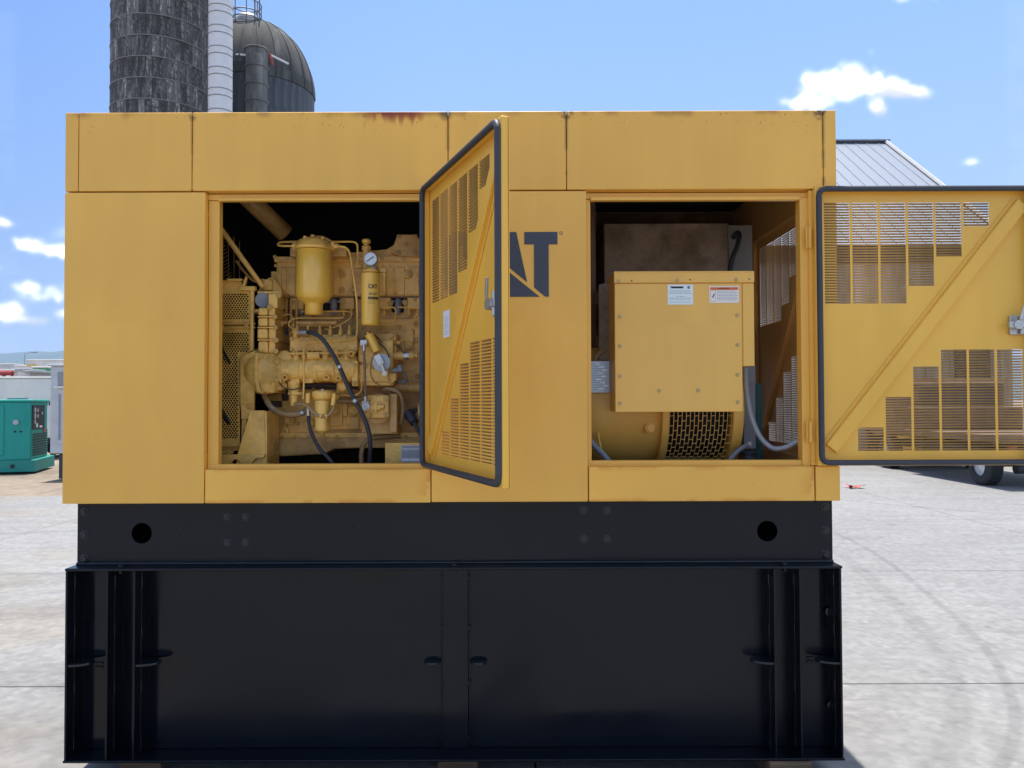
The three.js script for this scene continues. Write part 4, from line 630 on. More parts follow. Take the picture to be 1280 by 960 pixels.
  e('air_duct', mb().cyl(at(296, 232, -0.53), at(357, 291, -0.73), 0.048, 0.048, 24), M.engineDark);
}

// ---------------------------------------------------------------- alternator with its terminal box
const alt = thing('alternator', [at(850, 560, -0.75).x, YB + 0.04, -0.8], 'yellow alternator with bolted terminal box inside the right opening', 'alternator');
{
  const a = (n, b, m = M.altPaint, o) => b.build(n, m, alt, o);
  const zb = -0.13;
  const box = a('terminal_box', mb().pbox(768.5, 341, 928, 515, zb - 0.006, 0.55, 0.004).pbox(927, 341, 943, 458, zb - 0.0075, 0.54, 0.003).pbox(768, 339.5, 943.5, 354, zb + 0.004, 0.56, 0.003).pbox(768, 340, 943.5, 341.5, zb + 0.006, 0.5, 0.001));
  a('box_cover', mb().pbox(769, 355.2, 928, 515.5, zb, 0.006, 0.0025)); a('box_cover', mb().pbox(929, 355.2, 943.2, 458.5, zb - 0.001, 0.006, 0.0025));
  M.altBolt = new THREE.MeshStandardMaterial({ color: rgb(0.5, 0.36, 0.16), roughness: 0.4, metalness: 0.3 });
  for (const [x, y] of [[774, 352], [847, 351], [920.5, 350.5], [775, 396], [921.5, 395], [775, 433], [922, 432], [775, 470.5], [922, 469.5], [775, 504.5], [922, 503.5], [824, 489], [873, 489]]) bolt(alt, at(x, y, zb + 0.0006 + (y < 354 ? 0.0036 : 0)), 0.0066, M.altBolt);
  for (const [x, y] of [[790, 351.5], [863, 350.5], [936.5, 350]]) mb().cyl(at(x, y, zb + 0.003), at(x, y, zb + 0.0046), 0.004, 0.004, 10).build('screw_hole', M.hose, alt);
  { const t = canvasTex(256, 200, (g, w, h) => { g.fillStyle = '#dfe8e6'; g.fillRect(0, 0, w, h); g.fillStyle = '#1d232b'; g.fillRect(24, 18, 138, 10); g.fillRect(36, 28, 120, 10); g.beginPath(); g.arc(212, 28, 14, 0, 7); g.fill(); g.fillStyle = '#dfe8e6'; g.fillRect(200, 24, 24, 4); g.fillStyle = '#7f8c99'; for (let i = 0; i < 9; i++) { if (i === 3 || i === 7) continue; for (let x = 20 + (i === 4 ? 70 : 0); x < w - 24 - (i === 4 ? 60 : 0);) { const l = 5 + ((i * 11 + x * 7) % 13); g.fillRect(x, 60 + i * 14, l, 5); x += l + 5; } } });
    const p = at(835, 381.5, zb), q = at(866.5, 356.5, zb); plate('label', t, p.x, p.y, q.x, q.y, zb + 0.001, alt, { label: 'white printed label at the top of the terminal box' }); }
  { const t = canvasTex(256, 144, (g, w, h) => { g.fillStyle = '#e9e4da'; g.fillRect(0, 0, w, h); g.fillStyle = '#d9682f'; g.fillRect(8, 10, w - 16, 24); g.fillStyle = '#3a1408'; g.font = 'bold 20px sans-serif'; g.fillText('⚠ WARNING', 62, 29); g.strokeStyle = '#c2562c'; g.lineWidth = 2; g.strokeRect(10, 38, 44, 94); g.fillStyle = '#20242a'; g.beginPath(); g.moveTo(24, 96); g.lineTo(36, 70); g.lineTo(52, 62); g.lineTo(40, 82); g.lineTo(34, 104); g.closePath(); g.fill(); g.fillStyle = '#8a919c'; for (let i = 0; i < 7; i++) for (let x = 66; x < w - 26;) { const l = 5 + ((i * 13 + x * 5) % 14); g.fillRect(x, 42 + i * 12.5, l, 5); x += l + 5; } });
    const p = at(887, 379.5, zb), q = at(924, 358.5, zb); plate('warning_label', t, p.x, p.y, q.x, q.y, zb + 0.001, alt, { label: 'orange and white warning label on the terminal box' }); }
  // barrel: axis along x
  const zc = -0.62, R = 0.30, cy = Yz(508, zc + 0.15), X = (px) => at(px, 520, zc + R).x;
  const barrel = a('stator_frame', mb().lathe([[0, 0], [R, 0], [R, X(828) - X(690)], [0, X(828) - X(690)]], [X(690), cy, zc], 'x', 72));
  a('end_ring', mb().lathe([[R - 0.04, 0], [R + 0.022, 0], [R + 0.026, 0.004], [R + 0.026, X(836) - X(827) - 0.004], [R + 0.02, X(836) - X(827)], [R - 0.04, X(836) - X(827)]], [X(827), cy, zc], 'x', 72));
  a('end_ring', mb().lathe([[R - 0.05, 0], [R + 0.022, 0], [R + 0.026, 0.004], [R + 0.026, 0.05], [R + 0.01, 0.056], [R - 0.16, 0.06], [0, 0.06]], [X(915), cy, zc], 'x', 72));
  a('rotor', mb().lathe([[0, 0], [0.262, 0], [0.262, X(914) - X(838)], [0, X(914) - X(838)]], [X(838), cy, zc], 'x', 48), M.foam);
  // expanded metal over the cooling openings: jogged strands bent around the barrel
  {
    const b = mb(), n = 15, x0 = X(837), x1 = X(914.5), st = (x1 - x0) / n, rr3 = R + 0.006, p = (x, t) => [x, cy + rr3 * Math.sin(t), zc + rr3 * Math.cos(t)], t0 = -1.60, dt = 0.080;
    for (let i = 0; i <= n; i++) { const pts = []; for (let k = 0; k <= 25; k++) pts.push(p(x0 + i * st, t0 + k * dt)); for (let k = 0; k < 25; k++) b.bar(pts[k], pts[k + 1], 0.0032, 0.003); if (i < n) for (let k = 0; k < 25; k += 2) { const t = t0 + (k + (i % 2)) * dt; b.bar(p(x0 + i * st, t), p(x0 + (i + 1) * st, t + 0.012), 0.0032, 0.003); } }
    b.build('mesh_guard', M.engine, alt, { kind: 'stuff' });
  }
  a('adapter_plate', mb().ppoly([[749, 356], [769, 352], [769, 456], [749, 450]], -0.34, 0.02, 0.002, [[757, 385, 1.6], [758, 423, 1.8], [762, 398, 1]]), new THREE.MeshStandardMaterial({ map: grimeMap, color: rgb(0.34, 0.25, 0.17), roughness: 0.7 }));
  bolt(alt, at(812, 535, zc + R * 0.97), 0.018, M.altPaint);
  { const t = canvasTex(128, 160, (g, w, h) => { g.fillStyle = '#aab2b8'; g.fillRect(0, 0, w, h); g.fillStyle = '#dfe5e9'; for (let i = 0; i < 9; i++) g.fillRect(60 + (i * 17 % 40), 10 + i * 16, 24, 6); g.fillStyle = '#6f7a84'; for (let i = 0; i < 12; i++) g.fillRect(14, 12 + i * 12, 80, 2); });
    const zl = zc + R + 0.004, p = at(728, 491, zl), q = at(762, 452, zl); plate('data_plate', t, p.x, p.y, q.x, q.y, zl, alt, { mat: { metalness: 0.6, roughness: 0.35 }, label: 'silver data plate on the barrel' }); }
  a('elbow_fitting', mb().cyl(at(768, 437, -0.36), at(759, 438, -0.35), 0.016, 0.016, 8).tube([at(760, 438, -0.35), at(752, 440, -0.34), at(745, 447, -0.34), at(743, 455, -0.34)], 0.011, 20, 10).cyl(at(745, 450, -0.34), at(743, 462, -0.34), 0.016, 0.016, 8), M.oldHose);
  a('lead', mb().tube([at(750, 464, -0.34), at(748, 470, -0.33), at(742, 476, -0.33), at(730, 482, -0.33)], 0.009, 24, 8), M.hose);
  a('dip_tube', mb().cyl(at(747, 541, -0.33), at(751, 562, -0.33), 0.0055, 0.0055, 10), M.engineBright);
  a('lead', mb().tube([at(735, 548, -0.28), at(745, 560, -0.28), at(755, 570, -0.27), at(766, 584, -0.26)], 0.0145, 24, 10), M.greyPaint);
  // rear control cabinet above
  a('control_cabinet', mb().pbox(756, 280, 911, 380, -0.95, 0.35, 0.004), new THREE.MeshStandardMaterial({ map: grimeMap, color: rgb(0.50, 0.40, 0.29), roughness: 0.7 }));
  a('side_bracket', mb().ppoly([[748, 364], [768, 341], [768, 352], [750, 376]], -0.45, 0.2).pbox(755, 366, 772, 460, -0.62, 0.05, 0.003), new THREE.MeshStandardMaterial({ map: grimeMap, color: rgb(0.35, 0.26, 0.17), roughness: 0.7 }));
  a('grey_panel', mb().pbox(911.5, 282.5, 941, 350, -0.80, 0.03, 0.003), M.greyPaint);
  a('control_cable', mb().tube([at(918, 298, -0.77), at(922, 292, -0.74), at(925, 296, -0.72), at(922, 310, -0.71), at(916, 325, -0.71), at(911, 350, -0.72)], 0.014, 40, 10), M.hose); a('cable_gland', mb().cyl(at(918, 297, -0.80), at(918, 297, -0.765), 0.014, 0.014, 12), M.hose);
  // posts, conduit and rubber mount to the right of the barrel
  a('grey_post', mb().pbox(929.5, 459, 944.5, 562, -0.40, 0.04, 0.003).pbox(929.5, 458, 944.5, 481, -0.385, 0.012, 0.002), M.greyPaint);
  a('green_post', mb().pbox(945, 480, 953, 600, -0.43, 0.04, 0.003), M.greenPost);
  { const c = new THREE.CatmullRomCurve3([[931.5, 461, -0.34], [932, 475, -0.32], [934.5, 500, -0.3], [941, 528, -0.27], [952, 550, -0.23], [966, 561.5, -0.19], [980, 561, -0.15], [996, 553, -0.115], [1009, 546, -0.095]].map((p) => at(...p))); a('flexible_conduit', mb().ring(c, 0.0125, 74), M.galv); }
  a('rubber_mount', mb().lathe([[0, 0], [0.036, 0], [0.038, 0.012], [0.028, 0.02], [0.028, 0.035], [0.036, 0.045], [0.03, 0.055], [0, 0.056]], [...at(936, 578, -0.36)], 'y', 24), M.rubber);
  a('ground_strap', mb().tube([at(908, 584, -0.3), at(914, 573, -0.3), at(924, 563, -0.31), at(936, 556, -0.33)], 0.011, 30, 10), M.greyPaint); bolt(alt, at(937, 556, -0.325), 0.009, M.steel);
  a('foot', mb().pbox(810, 568, 828, 600, -0.5, 0.3, 0.004).pbox(740, 574, 925, 590, -0.55, 0.4, 0.004), M.engineDark);
}

// ---------------------------------------------------------------- silos
const hoopMat = new THREE.MeshStandardMaterial({ color: rgb(0.22, 0.22, 0.23), roughness: 0.6, metalness: 0.4 });
{
  const d = 40, z = CZ - d, c = at(203.5, 60, z), r = 56.8 * S(z), top = 27.5, base = thing('concrete_silo', [c.x, 0, z], 'tall dark weathered concrete stave silo with thin hoops, left of the dome', 'silo', null);
  const nS = 46, tones = [0, 1, 2, 3, 4, 5].map((k) => new THREE.MeshStandardMaterial({ map: tex(128, 512, (u, v) => { const st = fbm2(u, v * 0.5, 5, 5, 100 + k), sp = fbm2(u, v, 18, 4, 140 + k), wash = fbm2(u, v * 0.4, 7, 5, 170 + k); let q = [0.33, 0.36, 0.40, 0.43, 0.48, 0.55][k] + 0.42 * (st - 0.5) + 0.26 * (sp - 0.5); q = mix(q, 0.86, sstep(0.50, 0.64, wash) * sstep(0.38, 0.56, sp) * [0.25, 0.35, 0.5, 0.65, 0.8, 0.95][k]); return [q * 1.01, q, q * 0.97]; }, true, 1), color: rgb(0.58, 0.58, 0.59), roughness: 0.95 }));
  // staves: one course between each pair of hoops, every stave a slab of its own
  const course = 1.02, y00 = 15.1, a0 = Math.PI * 2 / nS;
  const geos = [0, 1, 2, 3, 4].map((k) => { const w = 2 * r * Math.tan(a0 / 2) * 0.99, g = new THREE.BoxGeometry(w, course - 0.012, 0.08), uv = g.attributes.uv; for (let i = 0; i < uv.count; i++) uv.setXY(i, uv.getX(i) * 0.5 + k * 0.19, uv.getY(i) * 0.7 + k * 0.13); return g; });
  const rest = mb();
  for (let i = 0; i < nS; i++) {
    const a = ((i * a0 + 0.03 + Math.PI) % (Math.PI * 2)) - Math.PI; if (Math.abs(a - 0.35) > 1.6) continue;
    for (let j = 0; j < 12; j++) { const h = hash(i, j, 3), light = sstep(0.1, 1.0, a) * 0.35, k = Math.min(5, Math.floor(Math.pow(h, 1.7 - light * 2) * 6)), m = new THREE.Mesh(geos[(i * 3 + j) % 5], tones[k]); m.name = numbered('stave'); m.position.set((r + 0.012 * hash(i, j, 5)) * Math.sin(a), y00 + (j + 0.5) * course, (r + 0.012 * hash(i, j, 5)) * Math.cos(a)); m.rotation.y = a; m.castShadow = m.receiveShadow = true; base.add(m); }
  }
  rest.cyl([c.x, 0, z], [c.x, top, z], r - 0.045, r - 0.045, 72); rest.build('wall', tones[0], base);
  for (let y = y00; y < top; y += course) mb().add(new THREE.TorusGeometry(r + 0.062, 0.026, 6, 96), new THREE.Matrix4().makeTranslation(c.x, y, z).multiply(new THREE.Matrix4().makeRotationX(Math.PI / 2))).build('hoop', hoopMat, base);
  mb().lathe([[r + 0.1, 0], [r * 0.9, 0.9], [r * 0.6, 1.9], [r * 0.3, 2.4], [0.001, 2.6]], [c.x, top, z], 'y', 40).build('roof', M.galv, base);
  // chute: white ribbed pipe up the side
  const p = at(277, 60, z + 2.0), pr = 14.6 * S(z + 2.0), wm = new THREE.MeshStandardMaterial({ map: fineMap, color: rgb(0.80, 0.80, 0.80), roughness: 0.55 }), chute = mb();
  chute.cyl([p.x, 0, p.z], [p.x, top - 1, p.z], pr, pr, 40); const ch = chute.build('chute', wm, base, { label: 'white ribbed chute pipe on the silo' });
  for (let y = 15.2, k = 0; y < top - 1; y += (k % 2 ? 0.66 : 0.34), k++) mb().add(new THREE.TorusGeometry(pr + 0.005, 0.024, 6, 48), new THREE.Matrix4().makeTranslation(p.x, y, p.z).multiply(new THREE.Matrix4().makeRotationX(Math.PI / 2))).build('band', M.greyPaint, ch);
}
{
  const d = 46, z = CZ - d, c = at(318, 110, z), r = 74 * S(z), yS = Yz(104, z + r * 0.5), yTop = Yz(28, z), s = thing('domed_silo', [c.x, 0, z], 'dark blue grey domed steel silo with a round outlet pipe', 'silo');
  const n = 44, pan = [0, 1, 2].map((k) => new THREE.MeshPhysicalMaterial({ map: tex(256, 1024, (u, v) => { const st = fbm2(u, v * 0.2, 10, 5, 210 + k), w = fbm2(u, v * 0.2, 22, 4, 240 + k); let q = 0.42 + 0.26 * st; q = mix(q, 0.85, sstep(0.62, 0.78, w) * 0.5); return [q * 0.97, q, q * 1.04]; }, true, 1), color: rgb(0.20, 0.215, 0.23), roughness: 0.6, metalness: 0.1 })), dome = new THREE.MeshStandardMaterial({ map: streakMap, color: rgb(0.125, 0.125, 0.125), roughness: 0.9 });
  mb().cyl([c.x, 0, z], [c.x, yS, z], r - 0.03, r - 0.03, 64).build('shell', pan[0], s);
  const w = 2 * r * Math.tan(Math.PI / n) * 0.98, ph = [2.4], g = new THREE.BoxGeometry(w, 2.36, 0.05); { const uv = g.attributes.uv; for (let i = 0; i < uv.count; i++) uv.setXY(i, uv.getX(i) * 0.25, uv.getY(i)); }
  for (let i = 0; i < n; i++) { const a = i * Math.PI * 2 / n, aa = ((a + Math.PI) % (Math.PI * 2)) - Math.PI; if (Math.abs(aa) > 1.75) continue; for (let j = 0; j < 2; j++) { const m = new THREE.Mesh(g, pan[Math.floor(hash(i, j, 9) * 3)]); m.name = numbered('steel_panel'); m.position.set(r * Math.sin(a), yS - 1.2 - j * 2.4, r * Math.cos(a)); m.rotation.y = a; m.castShadow = m.receiveShadow = true; s.add(m); } }
  const hD = yTop - yS, prof = []; for (let k = 0; k <= 14; k++) { const t = k / 14 * Math.PI / 2; prof.push([Math.max(0.001, (r + 0.06) * Math.cos(t)), hD * Math.sin(t)]); }
  const dm = mb().lathe(prof, [c.x, yS, z], 'y', 64).build('dome', dome, s);
  for (let i = 0; i < 22; i++) { const a = i * Math.PI * 2 / 22 + 0.1; mb().tube(prof.slice(0, 13).map(([q, y]) => [c.x + q * Math.sin(a), yS + y, z + q * Math.cos(a)]), 0.045, 20, 5).build('dome_seam', dome, dm); }
  // outlet pipe with bands on the near side
  const pz = z + r + 0.55, p = at(322, 100, pz), pr = 13.2 * S(pz), yt = Yz(62, pz), pm = new THREE.MeshStandardMaterial({ map: streakMap, color: rgb(0.30, 0.30, 0.30), roughness: 0.8 });
  const pipe = mb().cyl([p.x, 0, pz], [p.x, yt, pz], pr, pr, 36).build('outlet_pipe', pm, s);
  for (const py of [61.5, 84, 106, 127]) mb().add(new THREE.TorusGeometry(pr + 0.03, 0.05, 8, 40), new THREE.Matrix4().makeTranslation(p.x, Yz(py, pz), pz).multiply(new THREE.Matrix4().makeRotationX(Math.PI / 2))).build('band', pm, pipe);
  // hatch cage and ladder on the crown
  const top = mb(), cc = at(309, 30, z + 1.2), rc = 18.5 * S(z + 1.2);
  for (const py of [5, 17, 25]) top.add(new THREE.TorusGeometry(rc, 0.035, 6, 40), new THREE.Matrix4().makeTranslation(cc.x, Yz(py, cc.z), cc.z).multiply(new THREE.Matrix4().makeRotationX(Math.PI / 2)));
  for (let k = 0; k < 8; k++) { const a = k * Math.PI / 4 + 0.35; top.cyl([cc.x + rc * Math.sin(a), Yz(34, cc.z), cc.z + rc * Math.cos(a)], [cc.x + rc * Math.sin(a), Yz(5, cc.z), cc.z + rc * Math.cos(a)], 0.028, 0.028, 6); } top.build('hatch_cage', hoopMat, s);
  mb().lathe([[0.7, 0], [0.7, 0.35], [0.55, 0.6], [0.001, 0.8]], [cc.x + 0.1, Yz(33, cc.z), cc.z], 'y', 24).build('hatch', M.galv, s);
  const lx = at(326, 20, cc.z).x; mb().box(lx - 0.16, Yz(40, cc.z), cc.z + 0.4, lx - 0.10, Yz(-30, cc.z), cc.z + 0.46).box(lx + 0.10, Yz(40, cc.z), cc.z + 0.4, lx + 0.16, Yz(-30, cc.z), cc.z + 0.46).build('ladder', hoopMat, s);
  mb().bar(at(340, 68, z + r * 0.9), at(362, 79, z + r * 0.8), 0.10, 0.08).bar(at(296, 67, z + r * 0.98), at(309, 68, z + r * 0.98), 0.10, 0.08).build('roof_bracket', new THREE.MeshStandardMaterial({ color: rgb(0.75, 0.72, 0.70), roughness: 0.6 }), s);
  mb().bar(at(339, 66, z + r * 0.95), at(342, 80, z + r * 0.95), 0.10, 0.08).build('red_lever', new THREE.MeshStandardMaterial({ color: rgb(0.5, 0.08, 0.05), roughness: 0.6 }), s);
}
// ---------------------------------------------------------------- metal roofed barn
{
  const zr = CZ - 34, rg = at(1110, 180, zr), run = 8.4, ye = rg.y - run * 0.70, x0 = rg.x - 24, x1 = rg.x, zE = zr + run;
  const barn = thing('barn', [(x0 + x1) / 2, 0, zr], 'large barn with a pale ribbed metal roof and light walls behind the open door', 'barn');
  const roofM = new THREE.MeshStandardMaterial({ map: fineMap, color: rgb(0.235, 0.27, 0.325), metalness: 0.2, roughness: 0.45 });
  const wallM = new THREE.MeshStandardMaterial({ map: streakMap, color: rgb(0.74, 0.64, 0.55), roughness: 0.7 });
  const L = Math.hypot(run, run * 0.7), ang = Math.atan(0.7), roof = new THREE.Group();
  const sheetW = 0.48, sheetGeo = mb(); sheetGeo.box(0.004, -0.02, 0, sheetW - 0.004, 0.02, L + 0.4, 0.004); for (let k = 0; k < 1; k++) sheetGeo.box(-0.02, 0.0, 0, 0.02, 0.045, L + 0.4, 0.006); const sg = mergeGeometries(sheetGeo.g); boxUV(sg);
  for (let i = 0; i < 50; i++) { const m = new THREE.Mesh(sg, roofM); m.name = numbered('roof_sheet'); m.position.set(x0 + i * 0.48 - (x0 + x1) / 2, rg.y, 0); m.rotation.x = ang; m.castShadow = m.receiveShadow = true; barn.add(m); }
  mb().box(x0, -0.02, -L - 0.4, x1, 0.02, 0).build('rear_roof', roofM, barn, { local: true }).position.set(-(x0 + x1) / 2, rg.y, 0); barn.children[barn.children.length - 1].rotation.x = -ang;
  mb().bar([x0, rg.y + 0.06, zr], [x1 + 0.05, rg.y + 0.06, zr], 0.07, 0.4).build('ridge_cap', roofM, barn);
  for (const s of [1, -1]) mb().bar([x1 - 0.02, rg.y + 0.03, zr], [x1 - 0.02, rg.y - (run + 0.3) * 0.7 + 0.03, zr + s * (run + 0.3)], 0.14, 0.32).build('rake_trim', new THREE.MeshStandardMaterial({ map: fineMap, color: rgb(0.50, 0.50, 0.50), roughness: 0.6 }), barn);
  const dark = new THREE.MeshStandardMaterial({ map: grimeMap, color: rgb(0.10, 0.085, 0.075), roughness: 0.8 });
  mb().box(x0, 0, zE - 0.25, x1, ye - 0.1, zE - 0.1).build('wall', wallM, barn); mb().box(x0, 0, zr - run + 0.1, x1, ye - 0.1, zr - run + 0.25).build('wall', wallM, barn);
  for (const x of [x1 - 0.15, x0]) { const sh = new THREE.Shape([[-run + 0.26, 0], [run - 0.26, 0], [run - 0.26, ye - 0.02], [0, rg.y - 0.22], [-run + 0.26, ye - 0.02]].map((p) => new THREE.Vector2(...p))), g = new THREE.ExtrudeGeometry(sh, { depth: 0.15, bevelEnabled: false }); g.rotateY(Math.PI / 2); g.translate(x, 0, zr); mb().add(g).build('gable_wall', wallM, barn); }
  for (let x = x0 + 0.4; x < x1; x += 0.8) mb().box(x, 0.3, zE - 0.099, x + 0.06, ye - 0.75, zE - 0.06).build('wall_batten', wallM, barn);
  mb().box(x0, ye - 0.72, zE - 0.098, x1, ye - 0.06, zE + 0.02, 0.02).build('eave_band', dark, barn);
  const D = (a, b, y1) => mb().box(at(a, 500, zE).x, 0.02, zE - 0.098, at(b, 500, zE).x, y1, zE - 0.03, 0.02).build('barn_door', dark, barn); D(1085, 1135, 4.6); D(1196, 1240, 4.6);
}
// ---------------------------------------------------------------- yard machines on the right
const tyreM = new THREE.MeshStandardMaterial({ map: fineMap, color: rgb(0.030, 0.031, 0.034), roughness: 0.85 });
function wheel(parent, x, y, z, r, w, rimM) {       // axle along x
  const prof = [[r * 0.55, -w / 2], [r * 0.86, -w / 2], [r * 0.97, -w * 0.42], [r, -w * 0.3], [r, w * 0.3], [r * 0.97, w * 0.42], [r * 0.86, w / 2], [r * 0.55, w / 2]];
  const t = mb().lathe(prof, [x, y, z], 'x', 40); for (let k = 0; k < 30; k++) for (const sx of [-0.3, -0.1, 0.1, 0.3]) { const a = (k + (Math.abs(sx) > 0.2 ? 0.5 : 0)) * Math.PI / 15; t.add(new THREE.BoxGeometry(w * 0.17, 0.012, r * 0.15), new THREE.Matrix4().makeTranslation(x, y, z).multiply(new THREE.Matrix4().makeRotationX(a)).multiply(new THREE.Matrix4().makeTranslation(sx * w, r + 0.003, 0))); }
  const wheelMesh = t.build('wheel', tyreM, parent);
  mb().lathe([[0, -w * 0.40], [r * 0.2, -w * 0.42], [r * 0.26, -w * 0.30], [r * 0.5, -w * 0.28], [r * 0.56, -w * 0.46], [r * 0.56, w * 0.46], [r * 0.5, w * 0.3], [0, w * 0.3]], [x, y, z], 'x', 32).build('rim', rimM, wheelMesh);
}
{
  const z = -12.1, y0 = 0, k = (px) => at(px, 590, z).x;
  const t = thing('flatbed_truck', [k(1300), 0, z - 2.5], 'dark flatbed truck standing behind the open yellow door, only a tyre showing below it', 'truck');
  const darkM = new THREE.MeshStandardMaterial({ map: grimeMap, color: rgb(0.05, 0.05, 0.055), roughness: 0.6 }), bodyM = new THREE.MeshStandardMaterial({ map: grimeMap, color: rgb(0.17, 0.11, 0.075), roughness: 0.5 }), rim = new THREE.MeshStandardMaterial({ color: rgb(0.6, 0.62, 0.65), metalness: 0.5, roughness: 0.4 });
  const xa = k(1232), xb = xa + 2.0; for (const x of [xa, xb]) for (const zz of [z, z - 3.9]) wheel(t, x, 0.38, zz, 0.38, 0.29, rim);
  mb().cyl([xa, 0.42, z], [xb, 0.42, z], 0.07, 0.07, 16).lathe([[0.001, -0.16], [0.13, -0.12], [0.17, 0], [0.13, 0.12], [0.001, 0.16]], [(xa + xb) / 2, 0.42, z], 'x', 24).build('axle', darkM, t);
  mb().cyl([k(1255), 0.34, z + 0.35], [k(1267), 0.34, z + 0.35], 0.10, 0.10, 20).cyl([k(1267), 0.34, z + 0.35], [k(1285), 0.36, z + 0.3], 0.05, 0.05, 14).build('silencer', darkM, t); mb().box(k(1268), 0.42, z + 0.3, k(1274), 0.47, z + 0.33, 0.01).build('number_plate_lamp', rim, t);
  mb().box(xa + 0.3, 0.55, z - 4.4, xa + 0.42, 0.72, z + 0.9, 0.01).box(xb - 0.42, 0.55, z - 4.4, xb - 0.3, 0.72, z + 0.9, 0.01).build('chassis_rail', darkM, t);
  mb().box(xa - 0.30, 0.86, z - 2.6, xb + 0.3, 1.0, z + 1.0, 0.02).box(xa - 0.28, 1.0, z - 2.5, xb + 0.28, 1.5, z - 2.4, 0.02).build('flatbed', bodyM, t);
  mb().box(xa - 0.1, 0.8, z - 4.9, xb + 0.1, 2.1, z - 2.7, 0.12).build('cab', bodyM, t); mb().box(xa + 0.1, 1.5, z - 2.72, xb - 0.1, 1.98, z - 2.66, 0.05).build('rear_window', M.hose, t);
  for (const x of [xa - 0.18, xb + 0.04]) mb().box(x, 0.70, z + 0.96, x + 0.16, 0.82, z + 1.03, 0.015).build('tail_lamp', new THREE.MeshStandardMaterial({ color: rgb(0.35, 0.03, 0.02), roughness: 0.3 }), t);
}
function genset(name, x0, x1, z0, z1, h, mat, label, group) {
  const t = thing(name, [(x0 + x1) / 2, 0, (z0 + z1) / 2], label, 'generator', group), b = (n, q, m = mat) => q.build(n, m, t), base = M.hose;
  b('skid', mb().box(x0 - 0.05, 0.02, z1, x1 + 0.05, 0.22, z0, 0.01), base);
  b('enclosure', mb().box(x0, 0.221, z1, x1, h, z0, 0.03)); b('roof', mb().box(x0 - 0.03, h, z1 - 0.03, x1 + 0.03, h + 0.05, z0 + 0.03, 0.02));
  const n = 3, w = (x1 - x0) / n; for (let i = 0; i < n; i++) { const p = b('panel_door', mb().box(x0 + i * w + 0.05, 0.3, z0, x0 + (i + 1) * w - 0.05, h - 0.08, z0 + 0.02, 0.006)); const l = mb(); for (let k = 0; k < 6; k++) l.box(x0 + i * w + 0.15, 0.42 + k * 0.07, z0 + 0.0205, x0 + (i + 1) * w - 0.15, 0.455 + k * 0.07, z0 + 0.03, 0.002); l.build('louvre', base, p); }
  b('exhaust_pipe', mb().cyl([x1 - 0.4, h + 0.05, (z0 + z1) / 2], [x1 - 0.4, h + 0.4, (z0 + z1) / 2], 0.06, 0.06, 16), base);
  return t;
}
const yM = new THREE.MeshStandardMaterial({ map: paintMap, color: rgb(0.75, 0.42, 0.07), roughness: 0.5 });
{ const z = -16.6, k = (px) => at(px, 560, z).x; genset('yellow_generator', k(1146), k(1203), z, z - 1.6, 1.62, yM, 'low yellow generator glimpsed through the lower slats of the open door', 'yard generators glimpsed through the slats'); 
  const t = genset('brown_generator', k(1214), k(1330), z - 2.5, z - 4.6, 2.2, new THREE.MeshStandardMaterial({ map: grimeMap, color: rgb(0.30, 0.19, 0.10), roughness: 0.6 }), 'taller brown generator glimpsed through the right slats of the open door'); }

// ---------------------------------------------------------------- yard on the left
const M2 = { teal: new THREE.MeshStandardMaterial({ map: paintMap, color: rgb(0.008, 0.36, 0.30), roughness: 0.6 }), tealDark: new THREE.MeshStandardMaterial({ map: paintMap, color: rgb(0.015, 0.30, 0.25), roughness: 0.6 }), white: new THREE.MeshStandardMaterial({ map: paintMap, color: rgb(0.88, 0.86, 0.80), roughness: 0.6 }), grey: new THREE.MeshStandardMaterial({ map: fineMap, color: rgb(0.60, 0.62, 0.63), roughness: 0.5 }), slot: new THREE.MeshStandardMaterial({ color: rgb(0.02, 0.03, 0.035), roughness: 0.7 }), red: new THREE.MeshStandardMaterial({ color: rgb(0.34, 0.04, 0.035), roughness: 0.5 }), green: new THREE.MeshStandardMaterial({ map: fineMap, color: rgb(0.04, 0.42, 0.18), roughness: 0.5 }), ye: new THREE.MeshStandardMaterial({ color: rgb(0.75, 0.5, 0.08), roughness: 0.5 }) };
